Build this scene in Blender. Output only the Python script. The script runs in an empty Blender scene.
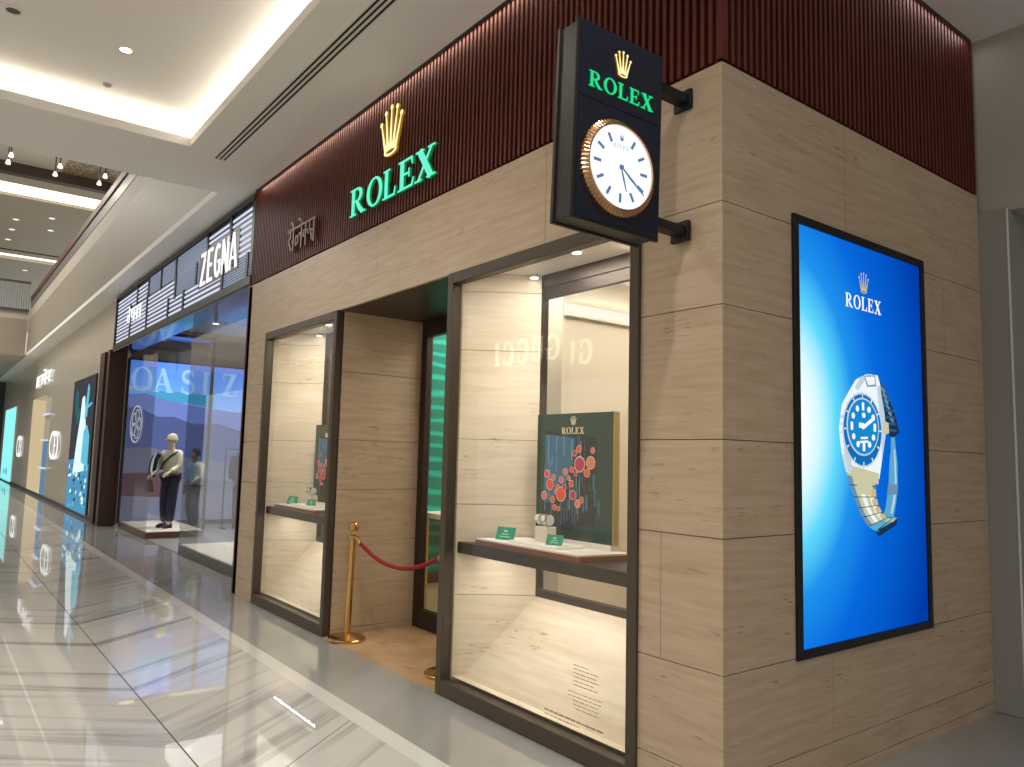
import bpy, bmesh, math, random
from mathutils import Vector, Matrix
random.seed(7)
sc = bpy.context.scene
COL = sc.collection
PI = math.pi

# ------------------------------------------------------------------ colour / materials
def lin(c):
    def f(v):
        v = v / 255.0
        return v / 12.92 if v <= .04045 else ((v + .055) / 1.055) ** 2.4
    return (f(c[0]), f(c[1]), f(c[2]), 1.0)

M = {}
EMIT = .87      # all glowing surfaces, balanced against the exposure
def mat(name, rgb, rough=.5, metal=0.0, spec=.5, coat=0.0):
    m = bpy.data.materials.new(name); m.use_nodes = True
    b = m.node_tree.nodes['Principled BSDF']
    b.inputs['Base Color'].default_value = lin(rgb)
    b.inputs['Roughness'].default_value = rough
    b.inputs['Metallic'].default_value = metal
    b.inputs['Specular IOR Level'].default_value = spec
    b.inputs['Coat Weight'].default_value = coat
    M[name] = m
    return m

def nn(m, t, **kw):
    n = m.node_tree.nodes.new(t)
    for k, v in kw.items():
        setattr(n, k, v)
    return n
def lk(m, a, b): m.node_tree.links.new(a, b)

def grain(m, scale=(30, 30, 30), amount=.12, detail=3):
    """slight procedural variation of the base colour"""
    b = m.node_tree.nodes['Principled BSDF']
    base = tuple(b.inputs['Base Color'].default_value)
    g = nn(m, 'ShaderNodeNewGeometry'); mp = nn(m, 'ShaderNodeMapping'); mp.inputs['Scale'].default_value = scale
    no = nn(m, 'ShaderNodeTexNoise'); no.inputs['Detail'].default_value = detail; no.inputs['Scale'].default_value = 1
    r = nn(m, 'ShaderNodeValToRGB')
    r.color_ramp.elements[0].position = .3; r.color_ramp.elements[1].position = .7
    r.color_ramp.elements[0].color = tuple(c * (1 - amount) for c in base[:3]) + (1,)
    r.color_ramp.elements[1].color = tuple(min(1, c * (1 + amount)) for c in base[:3]) + (1,)
    lk(m, g.outputs['Position'], mp.inputs['Vector']); lk(m, mp.outputs['Vector'], no.inputs['Vector'])
    lk(m, no.outputs['Fac'], r.inputs['Fac']); lk(m, r.outputs['Color'], b.inputs['Base Color'])
    return m

def emit(name, rgb, strength=1.0):
    m = bpy.data.materials.new(name); m.use_nodes = True
    nt = m.node_tree; nt.nodes.clear()
    o = nt.nodes.new('ShaderNodeOutputMaterial'); e = nt.nodes.new('ShaderNodeEmission')
    e.inputs['Color'].default_value = lin(rgb); e.inputs['Strength'].default_value = strength * EMIT
    nt.links.new(e.outputs[0], o.inputs[0]); M[name] = m
    return m

def travertine(name, light, dark, pit, rough=.45):
    m = mat(name, light, rough)
    b = m.node_tree.nodes['Principled BSDF']
    g = nn(m, 'ShaderNodeNewGeometry')
    def noise(scale, det, dist=0):
        mp = nn(m, 'ShaderNodeMapping'); mp.inputs['Scale'].default_value = scale
        no = nn(m, 'ShaderNodeTexNoise'); no.inputs['Scale'].default_value = 1; no.inputs['Detail'].default_value = det
        no.inputs['Distortion'].default_value = dist
        lk(m, g.outputs['Position'], mp.inputs['Vector']); lk(m, mp.outputs['Vector'], no.inputs['Vector'])
        return no
    a = noise((2.4, 2.4, 30), 6, .1)
    r = nn(m, 'ShaderNodeValToRGB')
    r.color_ramp.elements[0].position = .34; r.color_ramp.elements[1].position = .62
    r.color_ramp.elements[0].color = lin(dark); r.color_ramp.elements[1].color = lin(light)
    lk(m, a.outputs['Fac'], r.inputs['Fac'])
    p = noise((11, 11, 95), 4, .3)
    q = noise((1.6, 1.6, 10), 2, 0)
    rp = nn(m, 'ShaderNodeValToRGB'); rp.color_ramp.elements[0].position = .575; rp.color_ramp.elements[1].position = .67
    rp.color_ramp.elements[0].color = (0, 0, 0, 1); rp.color_ramp.elements[1].color = (.8, .8, .8, 1)
    lk(m, p.outputs['Fac'], rp.inputs['Fac'])
    rq = nn(m, 'ShaderNodeValToRGB'); rq.color_ramp.elements[0].position = .53; rq.color_ramp.elements[1].position = .66
    rq.color_ramp.elements[0].color = (0, 0, 0, 1); rq.color_ramp.elements[1].color = (.8, .8, .8, 1)
    lk(m, q.outputs['Fac'], rq.inputs['Fac'])
    mu = nn(m, 'ShaderNodeMath', operation='MULTIPLY')
    lk(m, rp.outputs['Color'], mu.inputs[0]); lk(m, rq.outputs['Color'], mu.inputs[1])
    mx = nn(m, 'ShaderNodeMix', data_type='RGBA')
    mx.inputs['B'].default_value = lin(pit)
    lk(m, mu.outputs[0], mx.inputs['Factor']); lk(m, r.outputs['Color'], mx.inputs['A'])
    lk(m, mx.outputs['Result'], b.inputs['Base Color'])
    return m

def glass(name, tint=(1, 1, 1), f0=.045, gain=.95):
    m = bpy.data.materials.new(name); m.use_nodes = True
    nt = m.node_tree; nt.nodes.clear()
    o = nt.nodes.new('ShaderNodeOutputMaterial'); t = nt.nodes.new('ShaderNodeBsdfTransparent')
    g = nt.nodes.new('ShaderNodeBsdfGlossy'); mx = nt.nodes.new('ShaderNodeMixShader')
    lw = nt.nodes.new('ShaderNodeLayerWeight'); pw = nt.nodes.new('ShaderNodeMath'); pw.operation = 'POWER'
    ma = nt.nodes.new('ShaderNodeMath'); ma.operation = 'MULTIPLY_ADD'
    t.inputs['Color'].default_value = (tint[0], tint[1], tint[2], 1)
    g.inputs['Roughness'].default_value = 0.0
    lw.inputs['Blend'].default_value = .5
    pw.inputs[1].default_value = 5; ma.inputs[1].default_value = gain; ma.inputs[2].default_value = f0
    L = nt.links.new
    L(lw.outputs['Facing'], pw.inputs[0]); L(pw.outputs[0], ma.inputs[0]); L(ma.outputs[0], mx.inputs[0])
    L(t.outputs[0], mx.inputs[1]); L(g.outputs[0], mx.inputs[2]); L(mx.outputs[0], o.inputs[0])
    M[name] = m
    return m

# ------------------------------------------------------------------ mesh builder
class MB:
    def __init__(s): s.v = []; s.f = []; s.m = []
    def add(s, vs, fs, m=0):
        o = len(s.v); s.v += [tuple(v) for v in vs]
        for f in fs: s.f.append(tuple(i + o for i in f)); s.m.append(m)
    def box(s, x0, x1, y0, y1, z0, z1, m=0):
        s.add([(x0, y0, z0), (x1, y0, z0), (x1, y1, z0), (x0, y1, z0), (x0, y0, z1), (x1, y0, z1), (x1, y1, z1), (x0, y1, z1)],
              [(0, 3, 2, 1), (4, 5, 6, 7), (0, 1, 5, 4), (1, 2, 6, 5), (2, 3, 7, 6), (3, 0, 4, 7)], m)
        return s
    def prism(s, pts, z0, z1, m=0):
        """polygon in local XY extruded along local Z"""
        n = len(pts)
        s.add([(p[0], p[1], z0) for p in pts] + [(p[0], p[1], z1) for p in pts],
              [tuple(range(n - 1, -1, -1)), tuple(range(n, 2 * n))] + [(i, (i + 1) % n, n + (i + 1) % n, n + i) for i in range(n)], m)
        return s
    def vprism(s, pts, z0, z1, m=0): return s.prism(pts, z0, z1, m)
    def disc(s, cx, cy, rx, ry, z0, z1, m=0, seg=24):
        return s.prism([(cx + rx * math.cos(2 * PI * i / seg), cy + ry * math.sin(2 * PI * i / seg)) for i in range(seg)], z0, z1, m)
    def ring(s, cx, cy, ro, ri, z0, z1, m=0, seg=40, sy=1.0):
        for i in range(seg):
            a, b = 2 * PI * i / seg, 2 * PI * (i + 1) / seg
            s.prism([(cx + ri * math.cos(a), cy + sy * ri * math.sin(a)), (cx + ro * math.cos(a), cy + sy * ro * math.sin(a)),
                     (cx + ro * math.cos(b), cy + sy * ro * math.sin(b)), (cx + ri * math.cos(b), cy + sy * ri * math.sin(b))], z0, z1, m)
        return s
    def lathe(s, prof, seg=28, m=0, c=(0, 0, 0)):
        vs = []; fs = []
        for r, z in prof:
            for i in range(seg):
                a = 2 * PI * i / seg; vs.append((c[0] + r * math.cos(a), c[1] + r * math.sin(a), c[2] + z))
        for k in range(len(prof) - 1):
            for i in range(seg):
                j = (i + 1) % seg; fs.append((k * seg + i, k * seg + j, (k + 1) * seg + j, (k + 1) * seg + i))
        fs.append(tuple(range(seg - 1, -1, -1))); k = (len(prof) - 1) * seg; fs.append(tuple(range(k, k + seg)))
        s.add(vs, fs, m); return s
    def tube(s, path, r, seg=10, m=0, closed=False):
        P = [Vector(p) for p in path]; n = len(P); vs = []; fs = []
        R = r if isinstance(r, (list, tuple)) else [r] * n
        up = Vector((0, 0, 1))
        for i, p in enumerate(P):
            if closed: d = P[(i + 1) % n] - P[i - 1]
            else: d = P[min(i + 1, n - 1)] - P[max(i - 1, 0)]
            d.normalize()
            ref = up if abs(d.dot(up)) < .95 else Vector((1, 0, 0))
            a = d.cross(ref).normalized(); b = d.cross(a).normalized()
            for k in range(seg):
                t = 2 * PI * k / seg; vs.append(p + (a * math.cos(t) + b * math.sin(t)) * R[i])
        for i in range(n if closed else n - 1):
            j = (i + 1) % n
            for k in range(seg):
                l = (k + 1) % seg; fs.append((i * seg + k, i * seg + l, j * seg + l, j * seg + k))
        if not closed:
            fs.append(tuple(range(seg - 1, -1, -1))); fs.append(tuple(range((n - 1) * seg, n * seg)))
        s.add(vs, fs, m); return s
    def polys(s, ps, ox, oy, sx, sy, z0, z1, m=0):
        for p in ps: s.prism([(ox + sx * x, oy + sy * y) for x, y in p], z0, z1, m)
        return s
    def build(s, name, mats, parent=None, smooth=False, bevel=0.0, loc=None, rot=None):
        me = bpy.data.meshes.new(name); me.from_pydata(s.v, [], s.f)
        if not isinstance(mats, (list, tuple)): mats = [mats]
        for q in mats: me.materials.append(M[q] if isinstance(q, str) else q)
        for p, i in zip(me.polygons, s.m): p.material_index = i
        bm = bmesh.new(); bm.from_mesh(me); bmesh.ops.recalc_face_normals(bm, faces=bm.faces)
        if smooth:
            for f in bm.faces: f.smooth = True
            for e in bm.edges:
                if len(e.link_faces) == 2 and e.calc_face_angle(0) > .7: e.smooth = False
        bm.to_mesh(me); bm.free()
        o = bpy.data.objects.new(name, me); COL.objects.link(o)
        if parent is not None: o.parent = parent
        if loc: o.location = loc
        if rot: o.rotation_euler = rot
        if bevel:
            b = o.modifiers.new('bevel', 'BEVEL'); b.width = bevel; b.segments = 2; b.limit_method = 'ANGLE'
        return o

def tag(o, label=None, cat=None, group=None, kind=None):
    if label: o['label'] = label
    if cat: o['category'] = cat
    if group: o['group'] = group
    if kind: o['kind'] = kind
    return o
def thing(name, label, cat, loc=(0, 0, 0), rot=(0, 0, 0), group=None):
    o = bpy.data.objects.new(name, None); COL.objects.link(o); o.empty_display_size = .1
    o.location = loc; o.rotation_euler = rot
    return tag(o, label, cat, group)
def struct(o, label=None, cat=None):
    return tag(o, label, cat, None, 'structure')
def copy_tree(o, parent=None):
    c = o.copy(); COL.objects.link(c)
    if parent is not None: c.parent = parent
    for ch in list(o.children): copy_tree(ch, c)
    return c
FRONT = (PI / 2, 0, 0)            # local x,y,z -> world x, z, -y
SIDE = (PI / 2, 0, PI / 2)        # local x,y,z -> world y, z, +x
BACK = (PI / 2, 0, PI)            # local x,y,z -> world -x, z, +y

# ------------------------------------------------------------------ lettering (polygons, cap height 1)
def ribbon(pts, w, closed=False):
    n = len(pts); W = w if isinstance(w, (list, tuple)) else [w] * n
    L = []; R = []
    for i in range(n):
        a = pts[i - 1] if (i > 0 or closed) else pts[i]
        b = pts[(i + 1) % n] if (i < n - 1 or closed) else pts[i]
        dx, dy = b[0] - a[0], b[1] - a[1]; l = math.hypot(dx, dy) or 1
        nx, ny = -dy / l * W[i] / 2, dx / l * W[i] / 2
        L.append((pts[i][0] + nx, pts[i][1] + ny)); R.append((pts[i][0] - nx, pts[i][1] - ny))
    return [[R[i], R[(i + 1) % n], L[(i + 1) % n], L[i]] for i in range(n if closed else n - 1)]
def rect(x0, y0, x1, y1): return [(x0, y0), (x1, y0), (x1, y1), (x0, y1)]
def arc(cx, cy, rx, ry, a0, a1, n=14):
    return [(cx + rx * math.cos(math.radians(a0 + (a1 - a0) * i / n)), cy + ry * math.sin(math.radians(a0 + (a1 - a0) * i / n))) for i in range(n + 1)]
S_, T_, H_ = .06, .19, .075       # serif, thick, thin
def wave_w(n, lo, hi): return [lo + (hi - lo) * abs(math.sin(PI * i / (n - 1))) for i in range(n)]
def glyph(c):
    stem = [rect(.1, 0, .1 + T_, 1), rect(0, 0, .4, S_), rect(0, 1 - S_, .4, 1)]
    if c == 'R':
        bow = [(.2, .965)] + arc(.40, .735, .27, .23, 90, -90) + [(.2, .505)]
        ws = [H_] * 2 + [H_ + (T_ * .95 - H_) * math.sin(PI * i / 12) for i in range(13)] + [H_] * 2
        return stem + ribbon(bow, ws[:len(bow)]) + ribbon([(.42, .5), (.60, .22), (.80, .03)], [.14, .18, .16]) + [rect(.68, 0, .98, S_)], 1.0
    if c == 'O':
        n = 44; pts = []
        for i in range(n):
            a, b = 2 * PI * i / n, 2 * PI * (i + 1) / n
            pts.append([(.48 + .29 * math.cos(a), .5 + .45 * math.sin(a)), (.48 + .48 * math.cos(a), .5 + .52 * math.sin(a)),
                        (.48 + .48 * math.cos(b), .5 + .52 * math.sin(b)), (.48 + .29 * math.cos(b), .5 + .45 * math.sin(b))])
        return pts, 1.0
    if c == 'L':
        return stem + [rect(.2, 0, .72, H_), [(.62, 0), (.72, 0), (.76, .30), (.71, .30)]], .8
    if c == 'E':
        return stem + [rect(.2, 0, .74, H_), [(.64, 0), (.74, 0), (.79, .28), (.74, .28)], rect(.2, 1 - H_, .7, 1),
                       [(.62, 1), (.70, 1), (.72, .74), (.67, .74)], rect(.2, .47, .56, .54), rect(.52, .36, .57, .65)], .84
    if c == 'X':
        return ribbon([(.2, 1), (.78, 0)], .22) + ribbon([(.78, 1), (.16, 0)], .09) + [rect(.02, 1 - S_, .42, 1), rect(.6, 1 - S_, .94, 1), rect(0, 0, .34, S_), rect(.56, 0, .98, S_)], 1.0
    if c == 'A':
        return ribbon([(.14, 0), (.46, 1)], .08) + ribbon([(.42, 1), (.82, 0)], .2) + [rect(.25, .3, .65, .37), rect(0, 0, .3, S_), rect(.64, 0, 1.0, S_)], 1.0
    if c == 'I': return [rect(.1, 0, .1 + T_, 1), rect(0, 0, .4, S_), rect(0, 1 - S_, .4, 1)], .42
    if c == 'S':
        p = arc(.34, .74, .25, .23, 30, 250, 12) + arc(.34, .26, .27, .24, 80, -150, 12)
        return ribbon(p, wave_w(len(p), .08, .17)) + [rect(.5, .72, .58, .98), rect(.04, .02, .12, .3)], .68
    if c == 'Z':
        return [rect(.04, 1 - H_, .74, 1), rect(.04, 0, .78, H_), [(.5, 1), (.74, 1), (.28, 0), (.04, 0)], rect(.04, .72, .1, 1), rect(.72, 0, .78, .28)], .82
    if c in 'CG':
        p = arc(.5, .5, .42, .47, 48, 312, 26)
        w = [.07 + .13 * math.sin(PI * i / 26) for i in range(27)]
        o = ribbon(p, w) + [rect(.74, .68, .80, .96)]
        if c == 'G': o += [rect(.70, .04, .86, .44), rect(.56, .40, .98, .46)]
        else: o += [rect(.74, .04, .80, .3)]
        return o, .95
    if c == 'U':
        p = [(.2, 1), (.2, .35)] + arc(.47, .33, .27, .30, 180, 360, 10) + [(.74, 1)]
        w = [.18, .18] + [.17 - .09 * i / 10 for i in range(11)] + [.07]
        return ribbon(p, w) + [rect(.02, 1 - S_, .38, 1), rect(.6, 1 - S_, .88, 1)], .92
    if c == 'D':
        p = [(.2, .965)] + arc(.36, .5, .45, .465, 90, -90, 16) + [(.2, .035)]
        return stem + ribbon(p, [H_] * 2 + [H_ + .12 * math.sin(PI * i / 15) for i in range(16)] + [H_]), .92
    return [], .5
NARROW = {   # tall condensed sans letters, width .42
    'Z': ribbon([(.02, .95), (.40, .95)], .1) + ribbon([(.38, 1), (.06, 0)], .11) + ribbon([(.02, .05), (.42, .05)], .1),
    'E': ribbon([(.07, 0), (.07, 1)], .12) + ribbon([(.05, .95), (.38, .95)], .1) + ribbon([(.05, .5), (.34, .5)], .09) + ribbon([(.05, .05), (.4, .05)], .1),
    'G': ribbon(arc(.23, .5, .17, .45, 50, 310, 20), .11) + ribbon([(.38, .1), (.38, .48)], .1) + ribbon([(.24, .46), (.42, .46)], .08),
    'N': ribbon([(.06, 0), (.06, 1)], .1) + ribbon([(.05, 1), (.40, 0)], .12) + ribbon([(.40, 0), (.40, 1)], .1),
    'A': ribbon([(.03, 0), (.22, 1)], .1) + ribbon([(.22, 1), (.43, 0)], .11) + ribbon([(.1, .3), (.36, .3)], .08),
}
def crown_polys():
    """five ball-tipped spikes over an oval rim; unit: width about 1, height about 1.2"""
    tips = [(-.46, .86), (-.26, 1.08), (0, 1.15), (.26, 1.08), (.46, .86)]
    base = [(-.22, .12), (-.115, .14), (0, .15), (.115, .14), (.22, .12)]
    out = []
    for (tx, ty), (bx, by) in zip(tips, base):
        out.append([(bx - .055, by), (bx + .055, by), (tx + .02, ty), (tx - .02, ty)])
        out.append([(tx + .062 * math.cos(a * PI / 5), ty + .062 * math.sin(a * PI / 5)) for a in range(10)])
    n = 24
    for i in range(n):
        a, b = 2 * PI * i / n, 2 * PI * (i + 1) / n
        out.append([(.20 * math.cos(a), .09 + .045 * math.sin(a)), (.29 * math.cos(a), .09 + .10 * math.sin(a)),
                    (.29 * math.cos(b), .09 + .10 * math.sin(b)), (.20 * math.cos(b), .09 + .045 * math.sin(b))])
    out.append([(-.27, .15), (-.1, .165), (.1, .165), (.27, .15), (.30, .27), (.1, .30), (-.1, .30), (-.30, .27)])
    return out
def deva(parts):
    out = []
    for p, w in parts: out += ribbon(p, w)
    return out
HINDI_A = deva([   # the five-consonant Hindi wall word, x 0..2.75
    ([(0, 1), (2.75, 1)], .1), ([(.1, 1), (.34, .9), (.36, .68), (.12, .52)], .11), ([(.16, .54), (.44, .08)], .12),
    ([(.62, 1), (.62, 0)], .12), ([(.62, 1), (.5, 1.28), (.28, 1.34)], .1),
    ([(1.1, .52), (.94, .62), (.82, .42), (.92, .2), (1.08, .3), (1.12, .55), (1.22, .66), (1.42, .6)], .1), ([(1.42, 1), (1.42, 0)], .12),
    ([(1.42, 1), (1.3, 1.28), (1.06, 1.34)], .1),
    ([(1.84, 1), (1.84, 0)], .12), ([(1.84, .72), (1.64, .68), (1.6, .46), (1.84, .42)], .1), ([(1.84, .66), (2.04, .62), (2.08, .44)], .1),
    ([(2.2, 1), (2.2, .62), (2.34, .54), (2.6, .54)], .1), ([(2.3, .54), (2.46, .1)], .11), ([(2.6, 1), (2.6, 0)], .12)])
HINDI_B = deva([   # three-syllable Hindi fascia word, x 0..2.2
    ([(0, 1), (2.2, 1)], .13), ([(.5, 1), (.5, 0)], .14), ([(.5, .62), (.2, .62), (.08, .3), (.3, .2)], .13), ([(.5, 1), (.3, 1.34)], .12),
    ([(.78, 1), (.78, .45), (.95, .3)], .13), ([(1.15, 1), (1.15, 0)], .14), ([(1.62, 1), (1.62, 0)], .14), ([(1.3, .5), (1.62, .5)], .13),
    ([(2.05, 1), (2.05, 0)], .14)])
HINDI_C = deva([   # three-syllable Hindi shop word, x 0..2.4
    ([(0, 1), (2.4, 1)], .12), ([(.35, 1), (.35, .8), (.12, .62), (.38, .48), (.4, .2), (.15, .08)], .16), ([(.05, 1), (.05, 0)], .14),
    ([(.8, .9), (1.05, .78), (.85, .55), (1.1, .4), (.85, .1)], .16), ([(1.1, .55), (1.5, .55)], .14), ([(1.5, 1), (1.5, 0)], .18),
    ([(1.5, 1), (1.35, 1.35), (1.1, 1.4)], .14), ([(1.85, 1), (2.15, .85), (2.1, .6), (1.85, .5)], .16), ([(1.9, .52), (2.25, .05)], .16)])

# ------------------------------------------------------------------ materials
travertine('travertine', (194, 172, 146), (180, 156, 128), (84, 62, 44))
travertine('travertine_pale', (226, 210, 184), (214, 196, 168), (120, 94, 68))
mat('joint_dark', (48, 38, 30), .8)
mat('notice_ink', (180, 158, 130), .8)
mat('bronze', (82, 72, 60), .42, .4)
mat('bronze_dark', (62, 50, 42), .42, .5)
mat('black_metal', (26, 26, 30), .4, .3)
grain(mat('slat_wood', (96, 41, 32), .5, 0, .3), (90, 90, 3), .22)
mat('slat_back', (20, 8, 7), .8)  # near-black backing; shade of the gaps between slats put into its colour
mat('plaster', (240, 238, 231), .8)
mat('plaster_coffer', (238, 235, 229), .8)
mat('slot_black', (14, 14, 14), .7)
mat('white_trim', (225, 222, 214), .5)
emit('lamp_white', (255, 246, 232), 6)
emit('lamp_far', (255, 246, 230), 1.4)
emit('cove_strip', (255, 238, 210), 2.6)
emit('lamp_strip', (255, 246, 228), 1.3)
emit('green_letter', (112, 244, 206), 1.05)
emit('green_sign', (44, 222, 142), 1.0)
emit('green_edge', (0, 150, 84), .7)
emit('gold_glow', (255, 240, 170), 1.25)
emit('gold_edge', (190, 140, 30), .6)
mat('bronze_letter', (112, 86, 68), .45, .4)
mat('clock_side', (46, 42, 38), .42, .3)
mat('clock_navy', (16, 22, 44), .25, 0, .5)
emit('dial_light', (240, 246, 255), 1.25)
emit('dial_mark', (112, 138, 182), .75)
emit('dial_print', (190, 204, 226), 1.0)
mat('rose_gold', (206, 160, 118), .24, 1.0)
mat('brass', (206, 166, 104), .2, 1.0)
mat('gold_paint', (206, 180, 110), .35, .6)
grain(mat('red_velvet', (140, 8, 24), .85), (200, 200, 200), .25)
mat('champagne', (232, 216, 176), .5)
mat('cream', (226, 214, 192), .6)
mat('white_satin', (236, 230, 220), .4)
grain(mat('tray_wood', (140, 76, 44), .35), (20, 60, 60), .2)
mat('card_green', (14, 138, 104), .4)
mat('card_print', (160, 214, 186), .5)
mat('poster_green', (4, 54, 44), .05, 0, .35)
mat('poster_black', (14, 20, 22), .1, 0, .3)
mat('poster_blue', (48, 104, 138), .1, 0, .3)
mat('poster_sky', (104, 158, 186), .1, 0, .3); mat('coral', (236, 70, 62), .25); mat('magenta', (186, 34, 84), .25); mat('peach', (226, 138, 92), .25)
mat('pink', (222, 112, 120), .25); mat('orange', (220, 96, 56), .25); mat('rim_pale', (236, 176, 150), .3)
mat('steel', (200, 200, 202), .22, 1.0)
mat('watch_dial', (24, 26, 30), .2)
mat('wall_grey', (176, 168, 158), .7)
mat('clad_grey', (154, 152, 149), .45, .1)
mat('beige_panel', (196, 187, 170), .2, 0, .5)
mat('beige_matte', (176, 168, 152), .6)
mat('fascia_panel', (146, 136, 120), .5, 0, .25)
mat('handrail_brown', (92, 54, 40), .45, 0, .3)
mat('rail_glass', (104, 98, 92), .4, 0, .3)
mat('dark_grey', (62, 62, 64), .5)
mat('baluster_grey', (120, 126, 130), .4, .4)
grain(mat('brown_panel', (66, 40, 32), .35), (12, 12, 1), .25)
mat('plinth_bronze', (104, 78, 58), .35, .4)
mat('plinth_grey', (92, 92, 94), .4, .2)
mat('store_floor', (150, 148, 146), .25)
mat('navy_frame', (40, 44, 58), .35, .4); mat('navy_gloss', (52, 56, 70), .08, .5)
emit('strip_white', (220, 228, 248), .95)
emit('strip_dim', (176, 188, 214), .75)
emit('sign_white', (255, 255, 255), 1.15)
mat('frost_white', (235, 238, 242), .5)
mat('black_rod', (30, 28, 26), .5)
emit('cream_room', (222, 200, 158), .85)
emit('cyan_screen', (150, 250, 248), 1.0)
emit('far_glow', (255, 236, 205), .8)
glass('shop_glass', (.98, .985, .98), .045, .9)
glass('store_glass', (.93, .95, .97), .05, .9)
mat('skin_cream', (226, 206, 170), .5); mat('skin', (150, 104, 80), .55); mat('hair', (34, 26, 24), .6)
mat('knit_cream', (214, 204, 180), .9); mat('navy_cloth', (34, 36, 56), .85); mat('brown_leather', (104, 70, 48), .5)
mat('cap_cream', (220, 206, 172), .8); mat('strap_black', (24, 24, 28), .6); mat('sky_cloth', (150, 178, 206), .85)
mat('grey_cloth', (74, 78, 88), .85); mat('tan_cloth', (176, 150, 120), .85); mat('black_cloth', (30, 30, 36), .85)
mat('marine_blue', (64, 78, 110), .8)

# polished marble floors
def marble(name, light, dark, veins, rough, fold=True, contrast=(.36, .62)):
    m = mat(name, light, rough, 0, .85)
    b = m.node_tree.nodes['Principled BSDF']
    g = nn(m, 'ShaderNodeNewGeometry'); sx = nn(m, 'ShaderNodeSeparateXYZ'); lk(m, g.outputs['Position'], sx.inputs[0])
    y = sx.outputs['Y']
    ad = nn(m, 'ShaderNodeMath', operation='ADD'); ad.inputs[1].default_value = 1.66; lk(m, y, ad.inputs[0])
    ab = nn(m, 'ShaderNodeMath', operation='ABSOLUTE' if fold else 'ADD'); lk(m, ad.outputs[0], ab.inputs[0])
    if not fold: ab.inputs[1].default_value = 0
    a = math.radians(127)
    def dotc(cx, cy):
        p = nn(m, 'ShaderNodeMath', operation='MULTIPLY'); p.inputs[1].default_value = cx; lk(m, sx.outputs['X'], p.inputs[0])
        q = nn(m, 'ShaderNodeMath', operation='MULTIPLY_ADD'); q.inputs[1].default_value = cy
        lk(m, ab.outputs[0], q.inputs[0]); lk(m, p.outputs[0], q.inputs[2]); return q.outputs[0]
    cb = nn(m, 'ShaderNodeCombineXYZ')
    lk(m, dotc(-math.sin(a), math.cos(a)), cb.inputs['X']); lk(m, dotc(math.cos(a), math.sin(a)), cb.inputs['Y'])
    def noise(scale, det, dist):
        mp = nn(m, 'ShaderNodeMapping'); mp.inputs['Scale'].default_value = scale; lk(m, cb.outputs[0], mp.inputs['Vector'])
        no = nn(m, 'ShaderNodeTexNoise'); no.inputs['Scale'].default_value = 1; no.inputs['Detail'].default_value = det
        no.inputs['Distortion'].default_value = dist; lk(m, mp.outputs[0], no.inputs['Vector']); return no
    n1 = noise((veins, veins * .05, 1), 5, .25)
    r = nn(m, 'ShaderNodeValToRGB')
    r.color_ramp.elements[0].position = contrast[0]; r.color_ramp.elements[1].position = contrast[1]
    r.color_ramp.elements[0].color = lin(dark); r.color_ramp.elements[1].color = lin(light)
    lk(m, n1.outputs['Fac'], r.inputs['Fac']); lk(m, r.outputs['Color'], b.inputs['Base Color'])
    return m
marble('marble_floor', (186, 183, 177), (134, 130, 125), 7.0, .016, True, (.30, .48))
marble('grey_floor', (158, 157, 152), (140, 138, 134), 1.2, .025, False)
mat('strip_floor', (198, 195, 187), .04)
travertine('threshold_floor', (190, 156, 118), (166, 132, 96), (120, 90, 62), .2)

# ================================================================== THE SETTING
CZ = 4.68
# floors
mb = MB(); mb.box(-45, 8, -9, -.72, -.1, 0)
fl = struct(mb.build('floor', 'marble_floor'), 'polished grey marble mall floor with diagonal dark veins', 'floor')
mb = MB()
for seg in [(-2.25, -.72, -1.70, -1.28)]:
    mb.add([(-2.17, -.725, .0006), (-2.163, -.725, .0006), (-1.42, -1.66, .0006), (-1.427, -1.66, .0006)], [(0, 1, 2, 3)])
mb.box(-45, 8, -1.664, -1.657, -.001, .0006)
struct(mb.build('trim_1', 'joint_dark'), 'thin dark joint lines between the marble slabs', 'floor joint')
mb = MB(); mb.box(-45, 8, -.60, .32, -.1, 0); mb.box(0.0, 8, .32, 3.2, -.1, 0)
struct(mb.build('floor.001', 'grey_floor'), 'plain grey stone floor band along the shopfronts', 'floor')
mb = MB(); mb.box(-45, 8, -.72, -.60, -.1, 0)
struct(mb.build('trim_2', 'strip_floor'), 'pale stone strip dividing the two floor bands', 'floor strip')
mb = MB(); mb.box(-4.2, -2.35, -.01, .9, -.05, .004)
struct(mb.build('floor.002', 'threshold_floor'), 'beige travertine threshold floor inside the recessed entrance', 'floor')
mb = MB(); mb.box(-6.6, -.35, .9, 5.0, -.1, .003)
struct(mb.build('floor.003', 'threshold_floor'), 'beige stone floor inside the watch shop', 'floor')

# ceiling soffit with the coffer opening
mb = MB()
mb.box(-7.1, 8, -.97, 3.4, CZ, CZ + .09)
mb.box(-7.1, -5.84, -8.5, -.97, CZ, CZ + .09)
mb.box(-43, -7.1, -.32, .6, CZ, CZ + .09)
struct(mb.build('ceiling', 'plaster'), 'pale plaster mall ceiling soffit above the shopfronts', 'ceiling')
mb = MB(); mb.box(-6.3, 8, -8.5, -.55, 4.98, 5.08)
mb.box(-6.3, 8, -.60, -.55, CZ + .12, 4.98); mb.box(-6.3, -6.25, -8.5, -.6, CZ + .12, 4.98)
struct(mb.build('ceiling.001', 'plaster_coffer'), 'raised coffer ceiling with glowing cove edges', 'ceiling')
# cove light strips on the ledge
t = thing('cove_light', 'warm light strips hidden on the ledge of the ceiling coffer', 'light strip', (0, 0, CZ + .12))
MB().box(-5.9, 8, -.80, -.76, .0, .03).build('light_strip', 'cove_strip', t)
MB().box(-6.04, -6.0, -8.4, -.8, .0, .03).build('light_strip', 'cove_strip', t)

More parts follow.
